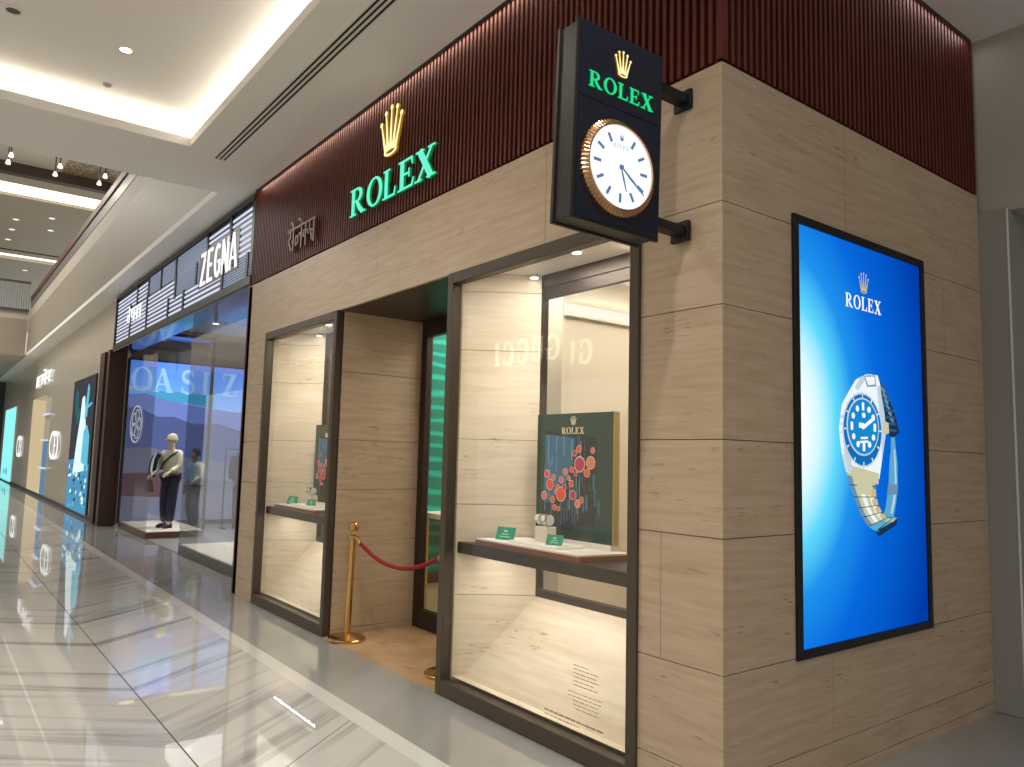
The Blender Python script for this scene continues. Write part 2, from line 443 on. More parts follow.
# linear air slot in the soffit
t = thing('slot_diffuser', 'long black three-slot air diffuser in the soffit', 'ceiling vent', (-6.0, -.63, CZ))
MB().box(0, 12, -.062, .062, -.003, .004).build('frame', 'white_trim', t)
for k in (-.042, 0, .042): MB().box(.02, 12, k - .009, k + .009, -.0045, .003).build('slot', 'slot_black', t)

def downlight(label, loc, r=.085, group=None):
    t = thing('downlight', label, 'ceiling lamp', loc, (0, 0, 0), group)
    MB().ring(0, 0, r * 1.2, r, -.012, 0, 0, 28).build('trim_ring', 'white_trim', t)
    MB().disc(0, 0, r, r, -.009, -.002).build('lens', 'lamp_white', t)
    return t
downlight('round recessed downlight glowing in the middle of the raised coffer', (-4.784, -1.787, 4.98), .048)
t = thing('smoke_detector', 'small dark round detector on the raised coffer near the downlight', 'smoke detector', (-5.60, -1.79, 4.98))
MB().lathe([(.038, 0), (.038, -.01), (.025, -.022), (.01, -.025)], 20).build('body', 'wall_grey', t, True)
MB().lathe([(.046, 0), (.046, -.005)], 20).build('mounting_plate', 'white_trim', t)
t = thing('speaker_grille', 'small round grey grille on the coffer at the top left corner', 'ceiling speaker', (-4.72, -2.60, 4.98))
MB().ring(0, 0, .07, .05, -.01, 0, 0, 22).build('rim', 'white_trim', t); MB().disc(0, 0, .05, .05, -.006, 0).build('grille', 'dark_grey', t)

# ------------------------------------------------------------------ travertine shopfront
ZJ = [0.0, .2, .655, 1.255, 1.705, 2.335, 2.83, 3.515]
def slabs(mb, plane, u0, u1, z0, z1, xj=(), face=0.0, th=.03, zj=ZJ):
    """slab boxes with 3 mm joints; plane 'y' faces -y, plane 'x' faces +x"""
    zs = [z0] + [z for z in zj if z0 + .01 < z < z1 - .01] + [z1]
    for i in range(len(zs) - 1):
        us = [u0] + sorted(u for (k, u) in xj if k == i and u0 < u < u1) + [u1]
        for j in range(len(us) - 1):
            a, b = us[j] + (.0015 if j else 0), us[j + 1] - (.0015 if j < len(us) - 2 else 0)
            c, d = zs[i] + (.002 if i else 0), zs[i + 1] - (.002 if i < len(zs) - 2 else 0)
            if plane == 'y': mb.box(a, b, face, face + th, c, d)
            else: mb.box(face - th, face, a, b, c, d)
mb = MB()
slabs(mb, 'y', -6.67, -6.04, 0, 2.89)
slabs(mb, 'y', -.51, 0.0, 0, 2.89, [(2, -.365)])
slabs(mb, 'y', -6.67, 0.0, 2.89, 3.515, [(0, -5.6), (0, -3.5), (0, -1.3)], zj=[])
mb.box(-6.67, -6.1, .03, .28, 0, 3.5, 1); mb.box(-.48, -.032, .03, .28, 0, 3.5, 1); mb.box(-6.67, -.032, .03, .26, 2.92, 3.5, 1)
mb.box(-6.67, -6.6, .0, 5, 0, 3.5, 1)
struct(MB().box(-6.70, -6.671, -.012, .3, 0, 3.512).build('trim_10', 'brown_panel'), 'thin brown edge strip between the stone front and the fashion store', 'trim')
wf = struct(mb.build('wall_front', ['travertine', 'joint_dark']), 'beige travertine front wall around the two display windows', 'wall')
mb = MB()
slabs(mb, 'x', .031, 2.88, 0, 3.515, [(1, 1.6), (2, .9), (3, 2.2), (4, .55), (5, 1.9), (6, 2.3), (7, 1.1)], zj=[.058] + ZJ[1:])
mb.box(-.28, -.03, .031, 2.88, 0, 3.5, 1)
struct(mb.build('wall_right', ['travertine', 'joint_dark']), 'shaded travertine side wall carrying the tall blue screen', 'wall')
# slatted timber band above
def slat_band(name, along, length, label):
    mb = MB(); n = int(length / .049)
    p = length / n
    if along == 'x':
        mb.box(-6.67, -.058, .060, .13, 3.515, CZ, 1)
        for i in range(n): mb.box(-6.67 + p * i + .014, -6.67 + p * i + .038, .004, .061, 3.535, CZ - .012)
        mb.box(-6.67, -.01, .003, .06, CZ - .035, CZ, 2)
        mb.box(-6.685, -6.67, .0, .3, 3.515, CZ, 2)
        mb.box(-.034, -.0035, .0035, .032, 3.535, CZ - .012)
    else:
        mb.box(-.13, -.060, .062, 2.88, 3.515, CZ, 1)
        for i in range(n): mb.box(-.061, -.004, p * i + .030, p * i + .054, 3.535, CZ - .012)
        mb.box(-.06, -.003, .0, 2.88, CZ - .035, CZ, 2)
    return struct(mb.build(name, ['slat_wood', 'slat_back', 'bronze_dark']), label, 'wall cladding')
slat_band('trim_3', 'x', 6.67, 'dark red vertical timber slats above the front wall')
slat_band('trim_4', 'y', 2.88, 'dark red vertical timber slats above the side wall')

# recessed entrance
mb = MB()
slabs(mb, 'x', .045, .88, 0, 2.89, [], face=-4.2, zj=[.06, 1.275, 1.72, 2.335])
mb.box(-4.27, -4.231, .05, .9, 0, 2.89, 1)
struct(mb.build('wall_entrance', ['travertine', 'joint_dark']), 'travertine left side wall of the recessed entrance', 'wall')
mb = MB(); mb.prism([(-2.35, .06), (-2.31, .06), (-2.70, .96), (-2.74, .96)], 0, 2.89)
struct(mb.build('wall_entrance.001', ['travertine', 'joint_dark']), 'travertine right side wall of the recessed entrance', 'wall')
mb = MB(); mb.box(-4.26, -2.31, .03, .95, 2.885, 2.93)
struct(mb.build('ceiling.002', 'bronze_dark'), 'dark bronze ceiling of the recessed entrance', 'ceiling')

# entrance door: bronze frame, glass leaf, handle
d = thing('door_1', 'dark bronze framed glass entrance door at the back of the recess', 'door', (-4.2, .88, 0)); d['kind'] = 'structure'
mb = MB(); mb.box(0, .095, 0, .07, 0, 2.885); mb.box(1.39, 1.47, 0, .07, 0, 2.885); mb.box(.095, 1.39, 0, .07, 2.74, 2.885); mb.box(.095, 1.39, 0, .07, 0, .17)
mb.build('frame', 'bronze_dark', d, bevel=.004)
MB().box(.095, 1.39, .03, .042, .17, 2.74).build('glass', 'shop_glass', d)
h = MB().tube([(.95, -.06, .9), (.95, -.06, 1.9)], .015, 10); h.box(.94, .96, -.06, .035, 1.0, 1.02); h.box(.94, .96, -.06, .035, 1.78, 1.8); h.build('handle', 'brass', d)

# ------------------------------------------------------------------ watch shop interior
def teal_mat():
    m = mat('teal_wave', (10, 130, 108), .3)
    b = m.node_tree.nodes['Principled BSDF']
    g = nn(m, 'ShaderNodeNewGeometry'); w = nn(m, 'ShaderNodeTexWave', bands_direction='Z')
    mp = nn(m, 'ShaderNodeMapping'); mp.inputs['Scale'].default_value = (1, .9, 2.0)
    w.inputs['Scale'].default_value = 1.1; w.inputs['Distortion'].default_value = 9; w.inputs['Detail'].default_value = 3; w.inputs['Detail Scale'].default_value = .6
    r = nn(m, 'ShaderNodeValToRGB'); r.color_ramp.elements[0].position = .55; r.color_ramp.elements[1].position = 1.0
    r.color_ramp.elements[0].color = lin((0, 124, 104)); r.color_ramp.elements[1].color = lin((20, 184, 166))
    lk(m, g.outputs['Position'], mp.inputs[0]); lk(m, mp.outputs[0], w.inputs['Vector']); lk(m, w.outputs['Fac'], r.inputs['Fac'])
    lk(m, r.outputs['Color'], b.inputs['Base Color'])
    return m
teal_mat()
mb = MB(); mb.box(-6.6, -.3, 4.9, 5.0, 0, 3.2); mb.box(-.36, -.3, .9, 5.0, 0, 3.2)
struct(mb.build('wall_back', 'cream'), 'cream back wall of the watch shop seen through the glass', 'wall')
mb = MB(); mb.box(-6.6, -.3, .55, 5.0, 3.18, 3.24)
struct(mb.build('ceiling.003', 'plaster'), 'pale ceiling inside the watch shop', 'ceiling')
mb = MB(); mb.box(-4.47, -4.40, .96, 4.9, 0, 3.18)
struct(mb.build('wall_teal', 'cream'), 'inner partition wall behind the green wave panel', 'wall')
LX = .375
t = thing('wave_panel', 'green wave-patterned wall panel with gold letters beyond the entrance door', 'wall panel', (-4.40, .965, .35), SIDE)
MB().box(0, 1.6, .1, 2.7, 0, .03).build('panel', 'teal_wave', t)
MB().box(0, 1.6, 0, .1, 0, .05).build('bottom_rail', 'brown_panel', t)
x = LX
for c in 'ROLEX':
    g, a = glyph(c); MB().polys(g, x, 1.60, .13, .13, .03, .045).build('letter', 'gold_paint', t); x += .13 * (a + .12)
t = thing('console_table', 'slim cream console table just inside the entrance door', 'table', (-4.36, 1.0, 0))
MB().box(0, .45, 0, .9, 1.0, 1.05).build('tabletop', 'cream', t, bevel=.004)
for lx in (.03, .37):
    for ly in (.03, .82): MB().box(lx, lx + .05, ly, ly + .05, .003, 1.0).build('leg', 'gold_paint', t)
t = thing('light_trough', 'long bright cove light along the cream wall inside the watch shop', 'light strip', (-2.61, 1.31, 2.80))
MB().box(0, .05, 0, 2.6, 0, .02).build('ledge', 'white_trim', t); MB().box(.002, .02, .0, 2.6, .02, .11).build('light_strip', 'lamp_strip', t)
mb = MB(); mb.box(-3.0, -2.61, 1.3, 1.36, 0, 3.18); mb.box(-2.67, -2.61, 1.36, 4.9, 0, 3.18)
struct(mb.build('wall_inner', 'cream'), 'cream partition inside the watch shop behind the display', 'wall')

# ------------------------------------------------------------------ display windows
def art_dots():
    raw = [(243, 247, 26, 'magenta'), (283, 240, 21, 'peach'), (174, 362, 25, 'coral'), (130, 328, 19, 'coral'), (108, 372, 15, 'pink'), (142, 385, 12, 'orange'),
           (220, 362, 16, 'magenta'), (238, 393, 14, 'peach'), (213, 320, 12, 'orange'), (190, 277, 12, 'pink'), (175, 308, 12, 'pink'), (118, 288, 14, 'coral'),
           (145, 300, 11, 'pink'), (270, 278, 14, 'orange'), (240, 190, 12, 'coral'), (290, 195, 10, 'pink'), (224, 207, 10, 'magenta'), (215, 268, 10, 'coral'),
           (230, 284, 8, 'magenta'), (150, 414, 10, 'coral'), (166, 418, 8, 'orange'), (153, 356, 8, 'pink'), (252, 378, 10, 'orange'), (188, 336, 10, 'magenta'), (204, 300, 9, 'pink'), (160, 335, 8, 'coral')]
    return [((px - 75) / 285 * .72 - .36, .81 * (1 - (py - 50) / 478), r / 490 * .81, c) for px, py, r, c in raw]
NW = 'right-hand'
def wrist_watch(label, loc, rz, group):
    t = thing('wristwatch', label, 'watch', loc, (0, 0, rz), group)
    path = [(0, .030 * math.cos(a), .032 + .030 * math.sin(a)) for a in [2 * PI * i / 20 for i in range(20)]]
    mb = MB()
    for i in range(20):
        p, q = path[i], path[(i + 1) % 20]
        mb.add([(-.009, p[1], p[2]), (.009, p[1], p[2]), (.009, q[1], q[2]), (-.009, q[1], q[2]),
                (-.009, p[1] * .9, .032 + (p[2] - .032) * .9), (.009, p[1] * .9, .032 + (p[2] - .032) * .9), (.009, q[1] * .9, .032 + (q[2] - .032) * .9), (-.009, q[1] * .9, .032 + (q[2] - .032) * .9)],
               [(0, 1, 2, 3), (4, 7, 6, 5), (0, 4, 5, 1), (2, 6, 7, 3), (1, 5, 6, 2), (3, 7, 4, 0)])
    mb.build('bracelet', 'steel', t)
    c = MB().lathe([(.018, 0), (.02, .003), (.02, .008), (.016, .011)], 20).build('case', 'steel', t, True, loc=(0, -.028, .040), rot=(math.radians(78), 0, 0))
    MB().disc(0, 0, .0145, .0145, .0105, .0118).build('dial', 'white_satin', c)
    return t

def display(dx, side, win_x0, win_x1, n):
    # the window: frame, pane
    w = thing('window_%d' % n, '%s display window in a bronze frame' % side, 'window', ((win_x0 + win_x1) / 2, 0, 0)); w['kind'] = 'structure'
    a = (win_x1 - win_x0) / 2; f = .068
    mb = MB()
    mb.box(-a, -a + f, -.018, .06, 0, 2.89); mb.box(a - f, a, -.018, .06, 0, 2.89)
    mb.box(-a + f, a - f, -.018, .06, 2.81, 2.89); mb.box(-a + f, a - f, -.018, .06, 0, .10)
    mb.build('frame', 'bronze', w, bevel=.005)
    MB().box(-a + f, a - f, .046, .052, .10, 2.81).build('glass', 'shop_glass', w)
    if n == 1:
        g = MB()
        def line(x0, x1, z, h=.012):
            x = x0
            while x < x1:
                l = random.uniform(.012, .05); g.box(x, min(x + l, x1), .044, .0455, z, z + h); x += l + .008
        for i, (x0, x1) in enumerate([(.40, .52), (.40, .60), (.40, .58), (.40, .60), (.40, .56), (.40, .59), (.36, .62), (.36, .62), (.40, .60), (.40, .6), (.42, .6)]):
            line(x0, x1, .47 - .021 * i - (.02 if i > 5 else 0), .0045)
        line(.16, .64, .17, .011); line(.16, .46, .148, .006)
        g.build('notice_lettering', 'notice_ink', w)
    # alcove shell
    A, B, Cc, D = (-2.268 + dx, .063), (-1.948 + dx, .518), (-.93 + dx, .518), (-.592 + dx, .063)
    if n == 2: D = (-.56 + dx, .063)
    mb = MB()
    def wall(p, q, out, z0=.0, z1=2.895, joints=()):
        zs = [z0] + list(joints) + [z1]
        L = Vector((q[0] - p[0], q[1] - p[1])); nrm = Vector((-L.y, L.x)).normalized() * out
        for i in range(len(zs) - 1):
            c, d_ = zs[i] + (.002 if i else 0), zs[i + 1] - (.002 if i < len(zs) - 2 else 0)
            pts = [p, q, (q[0] + nrm.x * .03, q[1] + nrm.y * .03), (p[0] + nrm.x * .03, p[1] + nrm.y * .03)]
            mb.prism(pts, c, d_)
        pts = [(p[0] + nrm.x * .03, p[1] + nrm.y * .03), (q[0] + nrm.x * .03, q[1] + nrm.y * .03), (q[0] + nrm.x * .04, q[1] + nrm.y * .04), (p[0] + nrm.x * .04, p[1] + nrm.y * .04)]
        mb.prism(pts, z0, z1, 1)
    J = [.66, 1.27, 1.72, 2.345, 2.765]
    wall(A, B, 1, joints=J); wall(D, Cc, -1, joints=J)
    # slanted base and flat sill
    mb.add([(A[0], .063, .118), (D[0], .063, .118), (D[0] - .03, .12, .118), (A[0] + .03, .12, .118)], [(0, 1, 2, 3)])
    mb.add([(A[0] + .03, .12, .118), (D[0] - .03, .12, .118), (Cc[0], .518, .655), (B[0], .518, .655), (A[0] + .03, .12, 0), (D[0] - .03, .12, 0), (Cc[0], .518, 0), (B[0], .518, 0)],
           [(0, 1, 2, 3), (4, 7, 6, 5), (0, 4, 5, 1), (2, 6, 7, 3)])
    struct(mb.build('wall_alcove.%03d' % n, ['travertine_pale', 'joint_dark']), 'pale travertine alcove walls of the %s display window' % side, 'wall')
    mb = MB(); mb.prism([(A[0] - .02, .05), (D[0] + .02, .05), (Cc[0], .53), (B[0], .53)], 2.895, 2.93)
    struct(mb.build('ceiling.%03d' % (n + 3), 'white_satin'), 'pale ceiling of the %s display alcove' % side, 'ceiling')
    bx = (B[0] + Cc[0]) / 2; ba = (Cc[0] - B[0]) / 2
    g = thing('window_%d' % (n + 2), 'bronze framed glass screen behind the %s display' % side, 'window', (bx, .518, .655)); g['kind'] = 'structure'
    mb = MB(); mb.box(-ba, -ba + .022, 0, .05, 0, 2.24); mb.box(ba - .022, ba, 0, .05, 0, 2.24); mb.box(-ba, ba, 0, .05, 2.15, 2.24); mb.box(-ba, ba, .008, .05, 2.07, 2.145)
    mb.box(-ba, ba, 0, .05, 0, .05)
    mb.build('frame', 'bronze_dark', g)
    MB().box(-ba + .022, .05 - .003, .02, .03, .05, 2.07).build('glass', 'shop_glass', g)
    MB().box(.05 + .003, ba - .022, .02, .03, .05, 2.07).build('glass', 'shop_glass', g)
    # shelf
    t = thing('display_shelf', 'dark bronze shelf crossing the %s display window' % side, 'shelf', ((A[0] + D[0]) / 2, .07, .94))
    m_ = (A[0] + D[0]) / 2
    MB().prism([(A[0] - m_ + .012, 0), (D[0] - m_ - .012, 0), (Cc[0] - m_ + .05, .36), (B[0] - m_ - .05, .36)], 0, .075).build('board', 'bronze_dark', t, bevel=.002)
    for y in (.06, .13): MB().box(-.62, .62, y, y + .006, -.006, .0).build('light_strip', 'cove_strip', t)
    # tray board on the shelf
    zt = 1.015
    b = thing('display_board', 'wood-edged cream board lying on the %s shelf' % side, 'display board', (-1.635 + dx, .1, zt))
    trap = [(-.45, 0), (.58, 0), (.645, .36), (-.33, .36)]
    MB().prism(trap, 0, .030).build('edge', 'tray_wood', b)
    MB().prism([(x * .99, .004 + y * .98) for x, y in trap], .030, .040).build('top', 'white_satin', b)
    zt += .040
    # poster panel on its plinth
    p = thing('poster', 'green glossy poster with coral discs standing in the %s window' % side, 'poster', (-1.462 + dx, .405, zt))
    MB().box(-.355, .355, -.008, .055, 0, .035).build('plinth', 'white_satin', p)
    MB().box(-.36, .36, 0, .045, .035, .836).build('board', 'poster_green', p)
    MB().box(.36, .366, 0, .047, .035, .836).build('side_edge', 'gold_paint', p)
    mb = MB()
    mb.prism([(-.30, .10), (-.05, .06), (.20, .12), (.22, .64), (-.28, .70)], .0005, .0008, 1); mb.prism([(-.29, .22), (-.10, .30), (.0, .48), (.02, .64), (-.27, .67)], .0008, .0012, 2)
    rnd = random.Random(3)
    for i in range(70):
        x = -.28 + .40 * rnd.random() ** 1.4; y = .08 + .5 * rnd.random(); mb.prism(rect(x, y, x + .003 + .007 * rnd.random(), min(.66, y + .05 + .16 * rnd.random())), .0012, .0016, 2 if i % 3 else 9)
    for i in range(10):
        x = .08 + .16 * rnd.random(); y = .05 + .3 * rnd.random(); mb.prism(rect(x, y, x + .02, y + .1), .0012, .0016, 2 if i % 2 else 0)
    names = ['coral', 'magenta', 'peach', 'pink', 'orange']
    for i, (x, y, r, c) in enumerate(art_dots()):
        z = .0018 + i * .00012
        r *= 1.2; mb.disc(x, y, r, r, .001, z, 8, 26); mb.disc(x, y, r * .84, r * .84, .001, z + .0001, 3 + names.index(c), 26)
    o = mb.build('artwork', ['poster_green', 'poster_black', 'poster_blue'] + names + ['rim_pale', 'poster_sky'], p, loc=(0, 0, .035), rot=FRONT)
    mb = MB(); mb.polys(crown_polys(), 0, .725, .055, .05, .0005, .004); mb.build('crown', 'champagne', p, loc=(0, 0, .035), rot=FRONT)
    mb = MB(); x = -.11
    for c in 'ROLEX':
        gl, adv = glyph(c); mb.polys(gl, x, .668, .043, .043, .0005, .004); x += .043 * (adv + .08)
    mb.build('lettering', 'champagne', p, loc=(0, 0, .035), rot=FRONT)
    # low white tray with watches and cards
    y0 = .20
    tr = thing('presentation_tray', 'low white tray on the %s display board' % side, 'tray', (-1.54 + dx, y0, zt))
    MB().prism([(-.25, -.05), (.23, -.05), (.25, .16), (-.23, .16)], 0, .014).build('base', 'white_satin', tr, bevel=.003)
    MB().box(-.22, .22, -.04, .15, .014, .017).build('inlay', 'white_satin', tr)
    st = thing('watch_stand', 'cream block holding two watches in the %s window' % side, 'watch stand', (-1.585 + dx, .27, zt + .017))
    MB().box(-.06, .06, -.02, .06, 0, .095).build('block', 'cream', st, bevel=.004)
    for s in (-.032, .032): MB().tube([(s - .012, .02, .137), (s + .012, .02, .137)], .034, 16).build('cushion', 'white_satin', st)
    for s, nm in ((-.032, 'left of the pair'), (.032, 'right of the pair')):
        wrist_watch('steel wristwatch on the stand, %s in the %s window' % (nm, side), (-1.585 + dx + s, .29, zt + .017 + .0945), 0, 'watches on display stands').scale = (1.3, 1.3, 1.3)
    def card(label, x, y, z, rz):
        cgrp = thing('sign_card', label, 'card', (x, y, z), (0, 0, rz))
        mb = MB(); mb.add([(-.07, 0, 0), (.07, 0, 0), (.07, .030, .082), (-.07, .030, .082), (-.07, .007, 0), (.07, .007, 0), (.07, .037, .080), (-.07, .037, .080)],
                          [(0, 1, 2, 3), (4, 7, 6, 5), (0, 4, 5, 1), (1, 5, 6, 2), (2, 6, 7, 3), (3, 7, 4, 0)])
        mb.add([(-.03, .034, .07), (.03, .034, .07), (.03, .07, 0), (-.03, .07, 0)], [(0, 1, 2, 3)])
        mb.build('card', 'card_green', cgrp)
        mb = MB()
        for k in range(3):
            q = .22 + .2 * k; yy = .030 * q - .0012; zz = .082 * q; h_ = .006 if k < 2 else .012; w_ = .04 - .012 * k
            mb.add([(-w_, yy, zz), (w_, yy, zz), (w_, yy + h_ * .36, zz + h_), (-w_, yy + h_ * .36, zz + h_)], [(0, 1, 2, 3)])
        mb.build('print', 'card_print', cgrp)
        return cgrp
    card('small green card left of the white tray in the %s window' % side, -1.90 + dx, .20, zt, .35)
    card('small green card on the edge of the white tray in the %s window' % side, -1.40 + dx, .20, zt + .017, .35).scale = (.8, .8, .75)
    # ceiling spotlight
    s = thing('spotlight', 'small white ceiling spotlight in the %s display alcove' % side, 'ceiling lamp', (-1.94 + dx, .44, 2.895))
    MB().lathe([(.03, 0), (.035, -.03), (.028, -.03)], 18).build('housing', 'white_trim', s, True); MB().disc(0, 0, .028, .028, -.033, -.028).build('lens', 'lamp_white', s)
    s = thing('spotlight', 'small white spotlight nearer the glass in the %s display alcove' % side, 'ceiling lamp', (-1.30 + dx, .26, 2.895))
    MB().lathe([(.03, 0), (.035, -.012), (.028, -.012)], 18).build('housing', 'white_trim', s, True); MB().disc(0, 0, .028, .028, -.014, -.01).build('lens', 'lamp_white', s)
display(0, 'corner', -2.35, -.51, 1)
display(-3.71, 'far', -6.04, -4.2, 2)

# ------------------------------------------------------------------ wall signs
t = thing('wall_sign', 'large lit wall sign with gold crown over green letters on the slats', 'sign', (-3.27, -.005, 3.685), FRONT)
spans = [('R', -.715, -.415), ('O', -.395, -.115), ('L', -.10, .115), ('E', .155, .405), ('X', .42, .725)]
for c, x0, x1 in spans:
    g, a = glyph(c); a = {'R': .98, 'O': .96, 'L': .76, 'E': .79, 'X': .98}[c]
    mb = MB(); mb.polys(g, x0, 0, (x1 - x0) / a, .245, .012, .032, 1); mb.polys(g, x0, 0, (x1 - x0) / a, .245, .0321, .034, 0)
    mb.build('letter', ['green_letter', 'green_edge'], t)
mb = MB(); mb.polys(crown_polys(), .0, .365, .37, .355, .012, .032, 1); mb.polys(crown_polys(), .0, .365, .37, .355, .0321, .034, 0)
mb.build('crown', ['gold_glow', 'gold_edge'], t)
for x in (-.6, -.37, -.02, .23, .56): MB().box(x, x + .02, .11, .13, -.012, .02).build('mounting_pin', 'bronze_dark', t)
t = thing('wall_sign', 'small unlit bronze Hindi lettering low on the slats', 'sign', (-5.49, -.005, 3.655), FRONT)
MB().polys(HINDI_A, 0, 0, .265, .235, .012, .03).build('lettering', 'bronze_letter', t)
MB().box(.3, .32, .1, .12, -.012, .012).build('mounting_pin', 'bronze_dark', t)

# ------------------------------------------------------------------ hanging clock sign
CL = thing('clock_sign', 'black double-sided hanging clock sign bracketed to the stone front', 'clock', (-.16, -.5219, 3.064), (0, 0, 0))
Rm = Matrix.Rotation(-.0395, 4, 'Z') @ Matrix.Rotation(-.0284, 4, 'X')
CL.rotation_euler = Rm.to_euler()
MB().box(-.125, -.018, -.258, .250, -.443, .443).build('housing', 'clock_side', CL, bevel=.004)
MB().box(-.018, 0, -.268, .26, -.452, .452).build('rim', 'clock_side', CL, bevel=.003)
MB().box(-.140, -.12, -.268, .26, -.452, .452).build('rim', 'clock_side', CL, bevel=.003)
MB().box(-.01, .003, -.248, .252, .104, .444).build('face_panel', 'clock_navy', CL)
MB().box(-.01, .003, -.248, .252, -.442, .096).build('face_panel', 'clock_navy', CL)
def on_face(name, mb, mats, par=CL, z=0.003, smooth=False):
    o = mb.build(name, mats, par, smooth); o.rotation_euler = SIDE; o.location = (z, 0, 0); return o
DX, DY = -.013, -.178
mb = MB(); mb.disc(DX, DY, .19, .19, .0, .026, 0, 64); dial = on_face('dial', mb, 'dial_light')
mb = MB()
NB = 72
def bp(r, a, z): return (DX + 1.025 * r * math.cos(a), DY + 1.025 * r * math.sin(a), z)
for i in range(NB):
    a, m2, b = 2 * PI * i / NB, 2 * PI * (i + .5) / NB, 2 * PI * (i + 1) / NB
    for (u, v_, lo, hi) in ((a, m2, 0, .006), (m2, b, .006, 0)):
        mb.add([bp(.218 - lo, u, .0), bp(.218 - hi, v_, .0), bp(.216 - lo, u, .014), bp(.216 - hi, v_, .014), bp(.192 - lo * .3, u, .034), bp(.192 - hi * .3, v_, .034), bp(.184, u, .036), bp(.184, v_, .036), bp(.184, u, .020), bp(.184, v_, .020)],
               [(0, 1, 3, 2), (2, 3, 5, 4), (4, 5, 7, 6), (6, 7, 9, 8)])
on_face('bezel', mb, 'rose_gold')
for k in range(1, 12):
    a = PI / 2 - 2 * PI * k / 12; c, s = math.cos(a), math.sin(a)
    on_face('hour_marker', MB().polys(ribbon([(DX + .118 * c, DY + .118 * s), (DX + .160 * c, DY + .160 * s)], .014), 0, 0, 1, 1, .026, .028), 'dial_mark')
on_face('dial_crown', MB().polys(crown_polys(), DX, DY + .122, .026, .022, .026, .028), 'dial_mark')
mb = MB(); x = DX - .05
for c in 'ROLEX':
    g, a = glyph(c); mb.polys(g, x, DY + .085, .019, .019, .026, .0275); x += .0205 * a
on_face('dial_lettering', mb, 'dial_print')
mb = MB(); mb.polys(ribbon([(DX - .012, DY + .010), (DX + .060, DY - .042), (DX + .140, DY - .098)], [.006, .012, .005]), 0, 0, 1, 1, .031, .033); mb.disc(DX, DY, .010, .010, .026, .036)
on_face('minute_hand', mb, 'dial_mark')
mb = MB(); mb.polys(ribbon([(DX - .004, DY + .010), (DX + .016, DY - .05), (DX + .034, DY - .105)], [.006, .010, .004]), 0, 0, 1, 1, .0285, .0305)
on_face('hour_hand', mb, 'dial_mark')
mb = MB(); x = -.198
for c in 'ROLEX':
    g, a = glyph(c); mb.polys(g, x, .152, .079, .072, 0, .006, 1); mb.polys(g, x, .152, .079, .072, .0061, .0075, 0); x += .079 * (a + .085)
on_face('lettering', mb, ['green_sign', 'green_edge'])
mb = MB(); mb.polys(crown_polys(), -.002, .256, .098, .102, 0, .006, 1); mb.polys(crown_polys(), -.002, .256, .098, .102, .0061, .0075, 0)
on_face('crown', mb, ['gold_glow', 'gold_edge'])
for z in (.345, -.33):
    b = MB().box(-.12, -.05, .243, .522, z - .022, z + .022).build('bracket', 'black_metal', CL, bevel=.003)
    MB().box(-.145, -.035, .492, .518, z - .05, z + .05).build('wall_plate', 'black_metal', b, bevel=.003)

# ------------------------------------------------------------------ tall advertising screen on the side wall
t = thing('advertising_screen', 'tall glowing blue advertising screen showing a diver watch', 'screen', (0, 1.283, .645), SIDE)
W2 = .717; HH = 2.245; FW = .046
mb = MB(); mb.box(-W2, -W2 + FW, 0, HH, 0, .018); mb.box(W2 - FW, W2, 0, HH, 0, .018); mb.box(-W2 + FW, W2 - FW, HH - FW, HH, 0, .018); mb.box(-W2 + FW, W2 - FW, 0, FW, 0, .018)
mb.build('frame', 'black_metal', t, bevel=.003)
def screen_mat():
    m = bpy.data.materials.new('screen_blue'); m.use_nodes = True; nt = m.node_tree; nt.nodes.clear(); M['screen_blue'] = m
    o = nt.nodes.new('ShaderNodeOutputMaterial'); e = nt.nodes.new('ShaderNodeEmission'); tc = nt.nodes.new('ShaderNodeTexCoord')
    mp = nt.nodes.new('ShaderNodeMapping'); ln = nt.nodes.new('ShaderNodeVectorMath'); ln.operation = 'LENGTH'
    r = nt.nodes.new('ShaderNodeValToRGB')
    mp.inputs['Location'].default_value = (.46, -.50, 0); mp.inputs['Scale'].default_value = (.58, .43, 0)
    cr = r.color_ramp; cr.elements[0].position = .10; cr.elements[0].color = lin((250, 255, 255)); cr.elements[1].position = .92; cr.elements[1].color = lin((0, 60, 168))
    for p, c in ((.18, (206, 248, 255)), (.27, (96, 218, 252)), (.38, (30, 146, 236)), (.54, (6, 104, 220))):
        el = cr.elements.new(p); el.color = lin(c)
    e.inputs['Strength'].default_value = EMIT
    L = nt.links.new
    L(tc.outputs['Object'], mp.inputs[0]); L(mp.outputs[0], ln.inputs[0]); L(ln.outputs['Value'], r.inputs[0]); L(r.outputs[0], e.inputs[0]); L(e.outputs[0], o.inputs[0])
screen_mat()
MB().box(-W2 + FW, W2 - FW, FW, HH - FW, .001, .006).build('display', 'screen_blue', t)
for nm, c, s in (('px_gold', (214, 196, 130), .9), ('px_white', (250, 252, 255), 1.0), ('px_silver', (196, 214, 226), .95), ('px_silver_hi', (236, 246, 250), 1.0), ('px_champ', (206, 204, 168), .95), ('px_steel', (120, 160, 190), .8),
                 ('px_navy', (18, 74, 120), .8), ('px_slate', (52, 98, 138), .8), ('px_bezel', (16, 116, 196), .9), ('px_dial', (20, 140, 214), .95), ('px_strap', (96, 176, 214), .9), ('px_dark', (30, 56, 84), .8)):
    emit(nm, c, s)
def P(y, z): return (y - 1.293, z - .645)
z0 = .006
mb = MB(); mb.polys(crown_polys(), P(1.285, 0)[0], P(0, 2.575)[1], .108, .10, z0, z0 + .001); mb.build('crown', 'px_gold', t)
mb = MB(); x = P(1.086, 0)[0]
for c in 'ROLEX':
    g, a = glyph(c); mb.polys(g, x, P(0, 2.475)[1], .0785, .078, z0, z0 + .001); x += .0785 * (a + .09)
